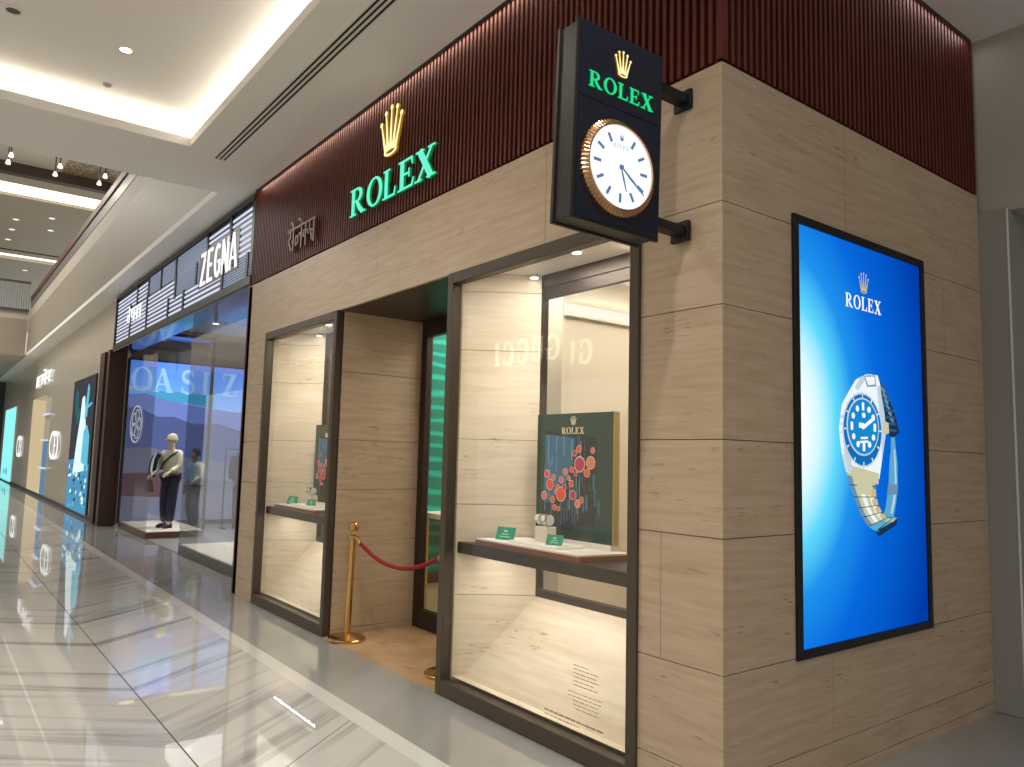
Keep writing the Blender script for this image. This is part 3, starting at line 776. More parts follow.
mb.build('lettering', 'px_white', t)
mb = MB(); lay = [z0]
names = ['px_silver', 'px_silver_hi', 'px_champ', 'px_steel', 'px_navy', 'px_slate', 'px_bezel', 'px_dial', 'px_strap', 'px_dark', 'px_white', 'px_gold']
def pg(pts, n):
    lay[0] += .00022; mb.prism([P(*p) for p in pts], z0, lay[0], names.index(n))
def el(cy, cz, ry, rz, n, seg=36): pg([(cy + ry * math.cos(2 * PI * i / seg), cz + rz * math.sin(2 * PI * i / seg)) for i in range(seg)], n)
# far half of the bracelet
pg([(1.43, 2.10), (1.50, 2.06), (1.57, 1.97), (1.52, 1.86), (1.44, 1.92)], 'px_slate')
pg([(1.55, 1.98), (1.60, 1.93), (1.665, 1.80), (1.57, 1.765), (1.50, 1.80), (1.46, 1.90)], 'px_dark')
for k in range(6):
    a = k / 6; pg([(1.46 + .11 * a, 2.06 - .2 * a), (1.50 + .11 * a, 2.04 - .2 * a), (1.50 + .11 * a, 2.02 - .2 * a), (1.46 + .11 * a, 2.04 - .2 * a)], 'px_steel')
for k in range(4):
    a = k / 4; pg([(1.50 + .02 * a, 1.93 - .15 * a), (1.60 + .03 * a, 1.93 - .15 * a), (1.60 + .03 * a, 1.915 - .15 * a), (1.50 + .02 * a, 1.915 - .15 * a)], 'px_slate')
pg([(1.56, 1.77), (1.60, 1.77), (1.61, 1.70), (1.625, 1.62), (1.62, 1.49), (1.60, 1.40), (1.565, 1.31), (1.45, 1.32), (1.48, 1.37), (1.52, 1.49), (1.535, 1.62), (1.555, 1.70)], 'px_strap')
pg([(1.585, 1.70), (1.60, 1.70), (1.61, 1.50), (1.585, 1.40), (1.55, 1.33), (1.53, 1.335), (1.565, 1.42), (1.59, 1.52)], 'px_silver')
pg([(1.515, 1.50), (1.625, 1.50), (1.615, 1.44), (1.50, 1.44)], 'px_steel')
# near bracelet links
Lf = [(1.065, 1.575), (1.095, 1.50), (1.135, 1.435), (1.175, 1.375), (1.215, 1.325), (1.275, 1.275), (1.345, 1.245), (1.44, 1.23)]
Rt = [(1.372, 1.555), (1.362, 1.49), (1.368, 1.43), (1.385, 1.385), (1.42, 1.345), (1.47, 1.315), (1.52, 1.305), (1.575, 1.31)]
def mix2(a, b, t_): return (a[0] + (b[0] - a[0]) * t_, a[1] + (b[1] - a[1]) * t_)
for i in range(7):
    for j, (u0, u1, cl) in enumerate(((0, .14, 'px_steel'), (.14, .32, 'px_champ'), (.335, .5, 'px_silver_hi'), (.5, .665, 'px_champ'), (.68, .86, 'px_silver_hi'), (.86, 1, 'px_steel'))):
        a, b, c, d_ = mix2(Lf[i], Rt[i], u0), mix2(Lf[i], Rt[i], u1), mix2(Lf[i + 1], Rt[i + 1], u1), mix2(Lf[i + 1], Rt[i + 1], u0)
        a2, b2 = mix2(a, d_, .08), mix2(b, c, .08)
        pg([a2, b2, c, d_], cl if i < 5 else 'px_strap')
    pg([Lf[i], mix2(Lf[i], Rt[i], 1), mix2(Rt[i], Rt[i + 1], .08), mix2(Lf[i], Lf[i + 1], .08)], 'px_dark')
    pg([mix2(mix2(Lf[i], Rt[i], .72), mix2(Lf[i + 1], Rt[i + 1], .72), .3), mix2(mix2(Lf[i], Rt[i], .98), mix2(Lf[i + 1], Rt[i + 1], .98), .3), mix2(Lf[i + 1], Rt[i + 1], .98), mix2(Lf[i + 1], Rt[i + 1], .72)], 'px_gold')
pg([(1.37, 1.25), (1.58, 1.30), (1.57, 1.27), (1.38, 1.215)], 'px_dark')
# case and lugs
pg([(1.12, 2.02), (1.18, 2.075), (1.28, 2.11), (1.39, 2.115), (1.415, 2.07), (1.43, 1.99), (1.46, 1.90), (1.475, 1.80), (1.45, 1.73), (1.415, 1.62), (1.385, 1.53), (1.20, 1.53), (1.06, 1.565), (1.02, 1.66), (.995, 1.80), (1.03, 1.93)], 'px_silver_hi')
pg([(1.38, 2.05), (1.41, 2.06), (1.46, 1.90), (1.475, 1.80), (1.45, 1.74), (1.415, 1.63), (1.42, 1.75)], 'px_silver')
pg([(1.0, 1.80), (1.02, 1.66), (1.06, 1.565), (1.12, 1.55), (1.06, 1.68), (1.03, 1.80)], 'px_silver'); pg([(1.14, 2.03), (1.20, 2.085), (1.30, 2.115), (1.33, 2.115), (1.24, 2.07), (1.17, 2.01)], 'px_silver')
pg([(1.24, 2.10), (1.36, 2.112), (1.37, 2.05), (1.27, 2.04)], 'px_steel'); pg([(1.25, 2.095), (1.35, 2.105), (1.36, 2.06), (1.28, 2.05)], 'px_silver_hi')
pg([(1.10, 1.60), (1.38, 1.56), (1.37, 1.50), (1.07, 1.55)], 'px_champ')
pg([(1.15, 1.545), (1.30, 1.53), (1.29, 1.44), (1.17, 1.45)], 'px_champ')
pg([(1.44, 1.86), (1.50, 1.85), (1.505, 1.79), (1.445, 1.78)], 'px_champ')
n = 60; c0 = (1.213, 1.798)
pg([(c0[0] + (.216 if i % 2 else .206) * math.cos(2 * PI * i / n), c0[1] + (.21 if i % 2 else .20) * math.sin(2 * PI * i / n)) for i in range(n)], 'px_silver')
el(c0[0], c0[1], .202, .196, 'px_bezel')
for k in range(12):
    a = 2 * PI * k / 12 + PI / 2
    pg([(c0[0] + r * math.cos(a + e), c0[1] + r * math.sin(a + e)) for r, e in ((.176, -.02), (.196, -.02), (.196, .02), (.176, .02))], 'px_silver_hi')
el(1.212, 1.815, .172, .160, 'px_silver'); el(1.212, 1.815, .163, .151, 'px_dial')
for k in range(12):
    a = 2 * PI * k / 12 + PI / 2; cy, cz = 1.212 + .122 * math.cos(a), 1.815 + .112 * math.sin(a)
    if k % 3 == 0: pg([(cy - .012, cz - .022), (cy + .012, cz - .022), (cy + .012, cz + .022), (cy - .012, cz + .022)], 'px_white')
    else: el(cy, cz, .017, .017, 'px_white', 12)
for pl in ribbon([(1.205, 1.81), (1.33, 1.868)], .02) + ribbon([(1.215, 1.82), (1.165, 1.822)], .028) + ribbon([(1.17, 1.73), (1.255, 1.735)], .012) + ribbon([(1.18, 1.752), (1.25, 1.755)], .012): pg(pl, 'px_white')
el(1.206, 1.815, .013, .013, 'px_white', 12)
for pl in crown_polys()[:10]: pg([(1.212 + .03 * x, 1.862 + .025 * y) for x, y in pl], 'px_white')
mb.build('watch_picture', names, t)

# ------------------------------------------------------------------ stanchions and rope
def stanchion(label, x, y):
    t = thing('stanchion', label, 'barrier post', (x, y, .004), group='brass barrier posts')
    MB().lathe([(.155, 0), (.16, .006), (.16, .02), (.145, .032), (.05, .045), (.03, .06)], 40).build('base', 'brass', t, True)
    MB().lathe([(.029, .05), (.029, .86), (.036, .865), (.036, .885), (.026, .89)], 24).build('pole', 'brass', t, True)
    MB().lathe([(.02, .885), (.026, .90), (.018, .915), (.032, .93), (.042, .955), (.040, .98), (.026, .998), (.008, 1.005)], 24).build('finial', 'brass', t, True)
    MB().ring(0, 0, .045, .024, .868, .882).build('hook_ring', 'brass', t)
    return t
stanchion('brass barrier post standing before the entrance side wall', -4.0, .12).rotation_euler = (0, .03, .3)
stanchion('brass barrier post half hidden by the corner window frame', -2.645, .26)
t = thing('barrier_rope', 'sagging red velvet rope between the brass posts', 'rope', (-3.94, .12, 0))
rp = [(.02 + 1.245 * i / 24, .135 * i / 24, .885 - .30 * 4 * (i / 24) * (1 - i / 24) * (.62)) for i in range(25)]
MB().tube(rp[1:-1], .017, 12).build('rope', 'red_velvet', t, True)
for e in (0, -1):
    q = rp[1] if e == 0 else rp[-2]; s = rp[0] if e == 0 else rp[-1]
    MB().tube([s, q, (q[0] + (.05 if e == 0 else -.05), q[1], q[2] - .028)], [.012, .02, .02], 12).build('end_cap', 'brass', t, True)

# ================================================================== neighbouring fashion store
ZX0, ZX1 = -14.85, -6.69
t = thing('shop_fascia', 'black fascia of lit horizontal strips above the fashion store', 'sign', (ZX0, .02, 3.60), FRONT)
ZW = ZX1 - ZX0; ZH = 1.03
MB().box(0, ZW, 0, ZH, -.2, 0).build('backing', 'navy_frame', t)
MB().box(5.90, 7.62, .24, .76, .004, .010).build('letter_backing', 'navy_frame', t)
mb = MB(); mb.box(-.05, ZW, ZH - .06, ZH, -.02, .03); mb.box(-.05, ZW, -.05, .05, -.25, .03); mb.box(-.05, .05, 0, ZH, -.25, .03); mb.build('frame', 'black_metal', t)
rnd = random.Random(11)
mb = MB()
rows = [(.08, .36), (.36, .66), (.66, .95)]
for ri, (za, zb) in enumerate(rows):
    x = .08
    while x < ZW - .05:
        w = rnd.uniform(.8, 1.9); x1 = min(x + w, ZW - .02)
        fine = rnd.random() < .42
        p = .034 if fine else .072
        z = za + .004
        while z < zb - .01:
            mb.box(x, x1 - .02, z, z + (.013 if fine else p * .45), .0, .006, 1 if fine else 0); z += p
        MB().box(x1 - .05, x1 + .03, za - rnd.uniform(0, .06), zb + rnd.uniform(0, .06), 0, .02).build('divider', 'black_metal', t)
        x = x1
mb.build('light_strip', ['strip_white', 'strip_dim'], t)
x = 5.98
for c in 'ZEGNA':
    MB().polys(NARROW[c], x, .27, .62, .46, .012, .022).build('letter', 'sign_white', t); x += .325
mb = MB(); mb.polys(HINDI_B, 1.05, .34, .56, .24, .012, .022); mb.build('letter', 'sign_white', t)
# pilaster, lintel
mb = MB(); mb.box(-16.4, -15.9, .02, .35, 0, 3.62); mb.box(-15.88, -15.6, .10, .35, 0, 3.62); mb.box(-15.58, -15.34, .02, .35, 0, 3.62)
struct(mb.build('trim_5', 'brown_panel'), 'dark brown panelled pilaster left of the fashion store', 'pilaster')
mb = MB(); mb.box(ZX0, ZX1, .0, .34, 3.52, 3.58)
struct(mb.build('trim_6', 'navy_gloss'), 'dark lintel under the lit fascia', 'lintel')
# store shell
mb = MB(); mb.box(-15.34, -6.69, .35, 6, -.1, .002)
struct(mb.build('floor.004', 'store_floor'), 'grey polished floor inside the fashion store', 'floor')
mb = MB(); mb.box(-15.34, -6.69, .35, 6, 4.15, 4.25)
struct(mb.build('ceiling.006', 'plaster'), 'grey ceiling inside the fashion store', 'ceiling')
mb = MB(); mb.box(-15.34, -6.69, 6, 6.1, 0, 4.15)
struct(mb.build('wall_store', 'wall_grey'), 'grey rear wall of the fashion store', 'wall')
mb = MB(); mb.box(-15.5, -15.1, .35, 6, 0, 4.15)
struct(mb.build('wall_store.001', 'wall_grey'), 'grey side wall of the fashion store behind the video wall', 'wall')
for k, (x, y) in enumerate([(-8.3, 1.4), (-9.4, 1.7), (-10.4, 2.1), (-11.3, 2.4), (-12.0, 1.9), (-12.9, 2.6), (-8.9, 2.6), (-10.0, 3.1), (-13.6, 1.6), (-11.4, 3.6)]):
    s = thing('downlight', 'small round downlight in the grey ceiling of the fashion store', 'ceiling lamp', (x, y, 4.15), group='fashion store downlights')
    MB().disc(0, 0, .07, .07, -.012, -.002).build('lens', 'lamp_white', s); MB().ring(0, 0, .09, .07, -.014, 0, 0, 20).build('trim_ring', 'white_trim', s)
# LED wall with landscape
def led_mat():
    m = bpy.data.materials.new('led_sky'); m.use_nodes = True; nt = m.node_tree; nt.nodes.clear(); M['led_sky'] = m
    o = nt.nodes.new('ShaderNodeOutputMaterial'); e = nt.nodes.new('ShaderNodeEmission'); tc = nt.nodes.new('ShaderNodeTexCoord')
    sp = nt.nodes.new('ShaderNodeSeparateXYZ'); r = nt.nodes.new('ShaderNodeValToRGB'); ma = nt.nodes.new('ShaderNodeMath'); ma.operation = 'MULTIPLY'; ma.inputs[1].default_value = .3
    cr = r.color_ramp; cr.elements[0].position = .60; cr.elements[0].color = lin((164, 206, 250)); cr.elements[1].position = 1; cr.elements[1].color = lin((92, 140, 240))
    q = cr.elements.new(.78); q.color = lin((112, 172, 248))
    L = nt.links.new; L(tc.outputs['Object'], sp.inputs[0]); L(sp.outputs['Y'], ma.inputs[0]); L(ma.outputs[0], r.inputs[0]); L(r.outputs[0], e.inputs[0]); L(e.outputs[0], o.inputs[0])
    e.inputs['Strength'].default_value = 1.28
led_mat()
emit('led_hill_far', (120, 136, 200), 1.3); emit('led_hill', (92, 102, 152), 1.15); emit('led_hill_low', (122, 122, 142), 1.1); emit('led_letter', (160, 206, 252), 1.35); emit('led_cloud', (206, 228, 250), .9); emit('led_reflection', (128, 98, 104), .7); emit('led_cyan', (92, 196, 240), .9)
t = thing('video_wall', 'blue video wall with mountains and pale letters in the fashion store', 'screen', (-15.0, .36, .08), SIDE)
MB().box(-.05, 4.1, 0, 3.36, -.06, -.001).build('cabinet', 'black_metal', t)
MB().box(0, 4.05, .02, 3.33, 0, .004).build('display', 'led_sky', t)
mb = MB()
def hills(base, pts, m, z): mb.prism([(0, .02)] + [(x, y) for x, y in pts] + [(4.05, .02)], .003, z, m)
hills(0, [(0, 2.62), (.3, 2.66), (.6, 2.58), (1.0, 2.5), (1.5, 2.42), (2.2, 2.36), (3, 2.45), (4.05, 2.3)], 0, .0045)
hills(0, [(0, 2.36), (.25, 2.34), (.6, 2.18), (.9, 2.2), (1.3, 2.06), (1.8, 2.1), (2.3, 1.95), (3, 2.2), (4.05, 2.1)], 1, .0055)
hills(0, [(0, 1.5), (.5, 1.55), (1.0, 1.35), (1.6, 1.3), (2.4, 1.2), (4.05, 1.3)], 2, .0065)
mb.prism([(0, .55), (1.0, .5), (1.0, .95), (.5, 1.02), (0, 1.0)], .003, .0072, 5)  # red-brown reflection in the store glass, painted onto the display
mb.prism(rect(0, 2.72, .42, 2.79), .003, .0072, 4); mb.prism([(.5, 2.45), (1.1, 2.5), (1.7, 2.42), (1.7, 2.75), (.5, 2.72)], .003, .0044, 6)
mb.build('landscape', ['led_hill_far', 'led_hill', 'led_hill_low', 'led_letter', 'led_cloud', 'led_reflection', 'led_cyan'], t)
mb = MB(); x = .0
for c, x0 in (('O', .03), ('A', .44), ('S', 1.0), ('I', 1.42), ('Z', 1.85)):
    g, a = glyph(c); mb.polys(g, x0, 2.70, .42, .50, .003, .0075)
mb.build('lettering', 'led_letter', t)
# glass show boxes
def showbox(label, x0, x1, y1, side, base_h, base_m, front_m):
    b = thing('glass_showcase', label, 'showcase', (x0, .34, 0))
    L = x1 - x0; D = y1 - .34
    MB().box(0, L, 0, D, .004, base_h).build('plinth', front_m, b, bevel=.005)
    MB().box(.02, L - .02, .02, D, base_h, base_h + .012).build('deck', base_m, b)
    MB().box(0, L, .0, .012, base_h, 3.66).build('front_glass', 'store_glass', b)
    sx = (L - .012, L) if side > 0 else (0, .012)
    MB().box(sx[0], sx[1], .012, D, base_h, 3.66).build('side_glass', 'store_glass', b)
    px = L - .05 if side > 0 else .0
    MB().box(px, px + .05, D - .05, D, base_h + .012, 3.66).build('post', 'bronze', b)
    MB().box(0, L, .02, D, 3.66, 3.72).build('top_slab', 'navy_gloss', b)
    return b
sb1 = showbox('glass showcase with bronze plinth holding the capped mannequin', -14.95, -12.62, 1.35, 1, .11, 'cream', 'plinth_bronze')
sb2 = showbox('empty glass showcase with dark grey plinth beside the stone pier', -10.40, -6.70, 1.25, -1, .13, 'cream', 'plinth_grey')
EX = .97
mb = MB(); mb.ring(EX, 2.06 , .52, .485, .004, .008, 0, 44, .70)
for k in range(5):
    a = 2 * PI * k / 5; mb.ring(EX + .24 * math.cos(a), 2.06 + .17 * math.sin(a), .17, .145, .004, .008, 0, 18, .75)
mb.ring(EX, 2.06, .09, .06, .004, .008, 0, 16, .8)
mb.build('round_emblem', 'frost_white', sb1, rot=FRONT)

# ------------------------------------------------------------------ figures
def skin(name, V, E, R, mt, parent, sub=1, root=0):
    me = bpy.data.meshes.new(name); me.from_pydata(V, E, []); me.materials.append(M[mt])
    o = bpy.data.objects.new(name, me); COL.objects.link(o); o.parent = parent
    s = o.modifiers.new('skin', 'SKIN'); s.use_smooth_shade = True
    if not me.skin_vertices:
        bm = bmesh.new(); bm.from_mesh(me); bm.verts.layers.skin.verify(); bm.to_mesh(me); bm.free()
    for i, r in enumerate(R):
        me.skin_vertices[0].data[i].radius = r if isinstance(r, tuple) else (r, r)
        me.skin_vertices[0].data[i].use_root = (i == root)
    u = o.modifiers.new('sub', 'SUBSURF'); u.levels = sub; u.render_levels = sub
    return o
def figure(name, label, cat, loc, rz, pose, cols, group=None):
    """facing local -y. pose: dict of joint positions for arms and legs"""
    t = thing(name, label, cat, loc, (0, 0, rz), group)
    J = dict(pel=(0, 0, .95), waist=(0, 0, 1.08), chest=(0, -.01, 1.30), neck=(0, .0, 1.46), jaw=(0, -.035, 1.54), face=(0, -.03, 1.61), crn=(0, -.005, 1.70),
             shl=(.175, 0, 1.40), shr=(-.175, 0, 1.40), ell=(.24, .02, 1.14), elr=(-.24, .02, 1.14), wrl=(.25, -.04, .90), wrr=(-.25, -.04, .90),
             hpl=(.09, 0, .90), hpr=(-.09, 0, .90), knl=(.10, -.02, .50), knr=(-.10, -.02, .50), anl=(.10, .02, .09), anr=(-.10, .02, .09))
    J.update(pose)
    V = []; E = []; R = []; ix = {}
    def v(k, p, r): ix[k] = len(V); V.append(p); R.append(r); return ix[k]
    def e(a, b): E.append((ix[a], ix[b]))
    for k, r in (('pel', .10), ('waist', .09), ('chest', .11), ('neck', .048), ('jaw', (.058, .066)), ('face', (.074, .088)), ('crn', (.062, .072))): v(k, J[k], r)
    for a, b in (('pel', 'waist'), ('waist', 'chest'), ('chest', 'neck'), ('neck', 'jaw'), ('jaw', 'face'), ('face', 'crn')): e(a, b)
    for s in 'lr':
        v('sh' + s, J['sh' + s], .05); v('el' + s, J['el' + s], .038); v('wr' + s, J['wr' + s], .027)
        e('chest', 'sh' + s); e('sh' + s, 'el' + s); e('el' + s, 'wr' + s)
        w = Vector(J['wr' + s]); d = (w - Vector(J['el' + s])).normalized(); pa = w + d * .07
        v('pa' + s, tuple(pa), (.03, .018)); e('wr' + s, 'pa' + s)
        ac = Vector((0, 1, 0)) if abs(d.y) < .8 else Vector((0, 0, 1))
        for q, ln in ((-.027, .055), (-.009, .07), (.009, .066), (.027, .05)):
            v('f%s%g' % (s, q), tuple(pa + ac * q + d * .03), .010); v('g%s%g' % (s, q), tuple(pa + ac * q + d * (.03 + ln)), .008)
            e('pa' + s, 'f%s%g' % (s, q)); e('f%s%g' % (s, q), 'g%s%g' % (s, q))
        v('th' + s, tuple(w + d * .06 - ac * .045), .009); e('wr' + s, 'th' + s)
        v('hp' + s, J['hp' + s], .08); v('kn' + s, J['kn' + s], .055); v('an' + s, J['an' + s], .038)
        e('pel', 'hp' + s); e('hp' + s, 'kn' + s); e('kn' + s, 'an' + s)
        ft = Vector(J['an' + s]) + Vector((0, -.13, -.055)); v('ft' + s, tuple(ft), (.035, .025)); e('an' + s, 'ft' + s)
    skin('body', V, E, R, cols['skin'], t)
    # face and ears
    fx, fy, fz = J['face']; mb = MB()
    mb.add([(fx - .012, fy - .082, fz - .025), (fx + .012, fy - .082, fz - .025), (fx, fy - .112, fz - .028), (fx, fy - .084, fz + .018)], [(0, 1, 2), (0, 2, 3), (1, 3, 2), (0, 3, 1)]); mb.build('nose', cols['skin'], t); mb = MB()
    mb.tube([(fx - .022, fy - .076, fz - .054), (fx, fy - .083, fz - .056), (fx + .022, fy - .076, fz - .054)], .006, 6); mb.build('mouth', cols['skin'], t, True)
    for s in (-1, 1): MB().lathe([(.012, -.02), (.018, 0), (.012, .024)], 8, 0, (fx + s * .078, fy + .01, fz)).build('ear', cols['skin'], t, True)
    for s in (-1, 1): MB().lathe([(.002, -.008), (.011, -.003), (.011, .003), (.002, .008)], 8, 0, (fx + s * .03, fy - .078, fz + .008)).build('eye', 'hair', t, True)
    # clothes follow the body
    V2 = [J['pel'], (J['waist'][0], J['waist'][1], J['waist'][2]), J['chest'], (J['neck'][0], J['neck'][1], J['neck'][2] - .03)]; R2 = [(.175, .125), (.165, .115), (.185, .13), (.07, .07)]
    V2[0] = (J['pel'][0], J['pel'][1], J['pel'][2] + .0); E2 = [(0, 1), (1, 2), (2, 3)]
    for s in 'lr':
        k = len(V2); wr = Vector(J['wr' + s]); el_ = Vector(J['el' + s])
        V2 += [J['sh' + s], J['el' + s], tuple(wr - (wr - el_) * .08)]; R2 += [.075, .058, .042]; E2 += [(2, k), (k, k + 1), (k + 1, k + 2)]
    skin('top', V2, E2, R2, cols['top'], t, 1, 2)
    V3 = [J['pel']]; R3 = [(.12, .10)]; E3 = []
    for s in 'lr':
        k = len(V3); a = Vector(J['an' + s]); V3 += [J['hp' + s], J['kn' + s], tuple(a)]; R3 += [(.10, .10), .088, .076]; E3 += [(0, k), (k, k + 1), (k + 1, k + 2)]
    skin('trousers', V3, E3, R3, cols['legs'], t, 1, 0)
    for s in 'lr':
        a = Vector(J['an' + s])
        mb = MB(); mb.lathe([(.05, 0), (.052, .03), (.045, .07), (.04, .1)], 14, 0, (a.x, a.y, .0)); mb.tube([(a.x, a.y, .035), (a.x, a.y - .10, .035), (a.x, a.y - .19, .028)], [.042, .045, .028], 12)
        mb.build('shoe', cols['shoe'], t, True)
    return t
man = figure('mannequin', 'mannequin in cream cap and sweater with navy trousers on the bronze plinth', 'mannequin', (-13.35, .88, .122), .65,
             dict(ell=(.22, -.06, 1.15), wrl=(.20, -.30, 1.04), elr=(-.24, -.02, 1.14), wrr=(-.22, -.26, .98), anl=(.09, -.06, .09), knl=(.10, -.05, .5)),
             dict(skin='skin_cream', top='knit_cream', legs='navy_cloth', shoe='navy_cloth'))
mb = MB(); mb.lathe([(.098, 1.635), (.102, 1.66), (.096, 1.70), (.075, 1.745), (.03, 1.77), (.004, 1.775)], 22, 0, (0, -.02, 0)); c = mb.build('cap', 'cap_cream', man, True)
mb = MB(); pts = [(.08 * math.cos(a), -.09 - .11 * max(0, math.sin(a))) for a in [PI * i / 12 for i in range(13)]]; mb.prism(pts, 1.645, 1.657); mb.build('brim', 'cap_cream', c)
MB().tube([(.15, -.05, 1.42), (.08, -.135, 1.34), (-.05, -.15, 1.22), (-.17, -.08, 1.10), (-.17, .08, 1.12), (0, .14, 1.28), (.14, .06, 1.44)], .018, 8, 0, True).build('crossbody_strap', 'strap_black', man, True)
MB().tube([(-.16, -.09, 1.0), (0, -.135, 1.0), (.16, -.09, 1.0), (.17, .06, 1.0), (0, .125, 1.0), (-.17, .06, 1.0)], .03, 8, 0, True).build('sweater_hem', 'brown_leather', man, True)
bag = thing('handbag', 'brown leather bag hanging from the hand of the capped mannequin', 'bag', (-13.15, .47, .80))
mb = MB(); mb.add([(-.11, -.06, 0), (.11, -.06, 0), (.11, .06, 0), (-.11, .06, 0), (-.09, -.035, .24), (.09, -.035, .24), (.09, .035, .24), (-.09, .035, .24)], [(0, 3, 2, 1), (4, 5, 6, 7), (0, 1, 5, 4), (1, 2, 6, 5), (2, 3, 7, 6), (3, 0, 4, 7)])
mb.build('body', 'brown_leather', bag, bevel=.015)
MB().tube([(-.06, 0, .23), (-.05, 0, .33), (0, 0, .37), (.05, 0, .33), (.06, 0, .23)], .01, 8).build('handle', 'brown_leather', bag, True)
jk = skin('draped_jacket', [(-.20, -.10, 1.40), (-.25, -.17, 1.28), (-.27, -.19, 1.08), (-.26, -.19, .92)], [(0, 1), (1, 2), (2, 3)], [.06, .075, .08, .06], 'black_cloth', man)
MB().tube([(-.20, -.19, 1.40), (-.21, -.255, 1.26), (-.22, -.275, 1.08), (-.22, -.26, .92)], .02, 8).build('stripe', 'frost_white', jk, True)
per = figure('person', 'dark-haired person in cream jacket over light blue shirt walking in the fashion store', 'person', (-14.1, 1.52, .002), .35,
             dict(knl=(.16, -.10, .50), anl=(.24, -.02, .09), knr=(-.14, -.02, .50), anr=(-.20, .14, .09), ell=(.26, -.03, 1.14), wrl=(.22, -.22, 1.0), face=(0, -.05, 1.61), crn=(0, -.03, 1.70)),
             dict(skin='skin', top='sky_cloth', legs='grey_cloth', shoe='black_cloth'))
per.scale = (.92, .92, .92)
mb = MB(); mb.lathe([(.082, 1.60), (.092, 1.65), (.086, 1.70), (.06, 1.75), (.01, 1.765)], 18, 0, (0, .0, 0)); mb.build('hair', 'hair', per, True)
skin('jacket', [(.07, .02, .92), (.09, .03, 1.1), (.09, .03, 1.32), (.05, .04, 1.43), (.19, .01, 1.39), (.27, -.03, 1.14), (.235, -.17, 1.03)], [(0, 1), (1, 2), (2, 3), (2, 4), (4, 5), (5, 6)], [(.14, .13), (.13, .13), (.14, .14), (.07, .08), .09, .07, .055], 'knit_cream', per, 1, 2)
# garments on a rail
rl = thing('clothes_rail', 'slim dark clothes rail deep in the fashion store', 'clothes rail', (-13.9, 2.05, .002))
mb = MB()
for y in (0, 1.2): mb.tube([(0, y, 0), (0, y, 1.62)], .014, 8); mb.tube([(-.2, y, .014), (.2, y, .014)], .014, 8)
mb.build('frame', 'black_rod', rl); MB().tube([(0, 0, 1.62), (0, 1.2, 1.62)], .014, 8).build('bar', 'black_rod', rl)
def garment(nm, label, cat, y, mt, w, z0, z1):
    g = thing(nm, label, cat, (-13.9, 2.05 + y, z0), (0, 0, 0), 'clothes on the rail')
    h = z1 - z0
    mb = MB(); mb.lathe([(w * .9, 0), (w, h * .3), (w * .92, h * .7), (w * 1.02, h * .86), (.05, h)], 14); mb.build('body', mt, g, True)
    for s in (-1, 1): MB().tube([(0, s * w * .9, h * .86), (0, s * w * 1.25, h * .5), (0, s * w * 1.2, h * .1)], [.06, .055, .045], 10).build('sleeve', mt, g, True)
    MB().tube([(0, 0, h - .01), (0, 0, 1.62 - z0 - .0), (0, .02, 1.635 - z0)], .006, 6).build('hanger_hook', 'steel', g)
garment('jacket', 'dark jacket hanging on the rail in the fashion store', 'jacket', .30, 'black_cloth', .14, .95, 1.56)
garment('coat', 'tan coat hanging on the rail in the fashion store', 'coat', .76, 'tan_cloth', .13, .78, 1.56)
def trousers(label, y, mt):
    g = thing('trousers', label, 'trousers', (-13.72, 2.05 + y, .002))
    for s in (-.09, .09): MB().lathe([(.06, .02), (.075, .45), (.09, .86)], 12, 0, (0, s, 0)).build('leg', mt, g, True)
    MB().lathe([(.13, .80), (.15, .88), (.14, .95)], 14).build('waistband', mt, g, True)
trousers('dark trousers displayed below the dark jacket in the fashion store', .30, 'black_cloth')

# ================================================================== beige boutique wall further along
mb = MB()
def wallbox(x0, x1, z0, z1): mb.box(x0, x1, .1, .5, z0, z1)
wallbox(-26.1, -16.4, 0, 3.62); wallbox(-26.1, -14.97, 3.62, CZ); wallbox(-43, -30.0, 0, CZ); wallbox(-30.0, -26.1, 3.22, CZ)
for x in (-19, -22.5, -33, -38): pass
struct(mb.build('wall_boutique', 'beige_panel'), 'long shiny beige boutique wall running to the far end', 'wall')
mb = MB(); mb.box(-30.0, -26.1, 1.4, 1.5, 0, 3.3); mb.box(-30.06, -29.98, .11, 1.4, 0, 3.22)  # room lighting put into these walls as emission
struct(mb.build('wall_boutique_room', 'cream_room'), 'glowing cream room inside the boutique doorway', 'wall')
mb = MB(); mb.box(-43, -16.4, .06, .1, 0, .09)
struct(mb.build('baseboard_boutique', 'dark_grey'), 'thin dark base along the boutique wall', 'baseboard')
s = thing('wall_sign', 'white glowing Hindi lettering high on the beige boutique wall', 'sign', (-28.9, .1, 3.58), FRONT)
MB().polys(HINDI_C, 0, 0, 1.6, .36, .03, .05).build('lettering', 'sign_white', s)
MB().box(.2, 3.6, .1, .14, 0, .04).build('mounting_rail', 'white_trim', s)
def emblem(label, x, z, w, h):
    s = thing('wall_emblem', label, 'emblem', (x, .1, z), FRONT)
    mb = MB(); mb.polys(ribbon(arc(-.12 * w, 0, .30 * w, .42 * h, 55, 305, 22), .055 * w), 0, 0, 1, 1, .03, .04)
    mb.build('letter', 'sign_white', s)
    mb = MB(); mb.polys(ribbon([(.08 * w, .48 * h), (.08 * w, -.48 * h)], .05 * w) + ribbon([(.08 * w, .42 * h)] + arc(.12 * w, 0, .30 * w, .42 * h, 80, -80, 16) + [(.08 * w, -.42 * h)], .05 * w), 0, 0, 1, 1, .03, .04)
    mb.build('letter', 'sign_white', s)
    MB().box(-.1, .1, -.05, .05, 0, .03).build('mounting_block', 'white_trim', s)
emblem('white glowing double-letter emblem right of the boutique doorway', -23.3, 1.62, 2.0, .85)
emblem('white glowing double-letter emblem left of the boutique doorway', -33.4, 1.55, 2.0, .85)
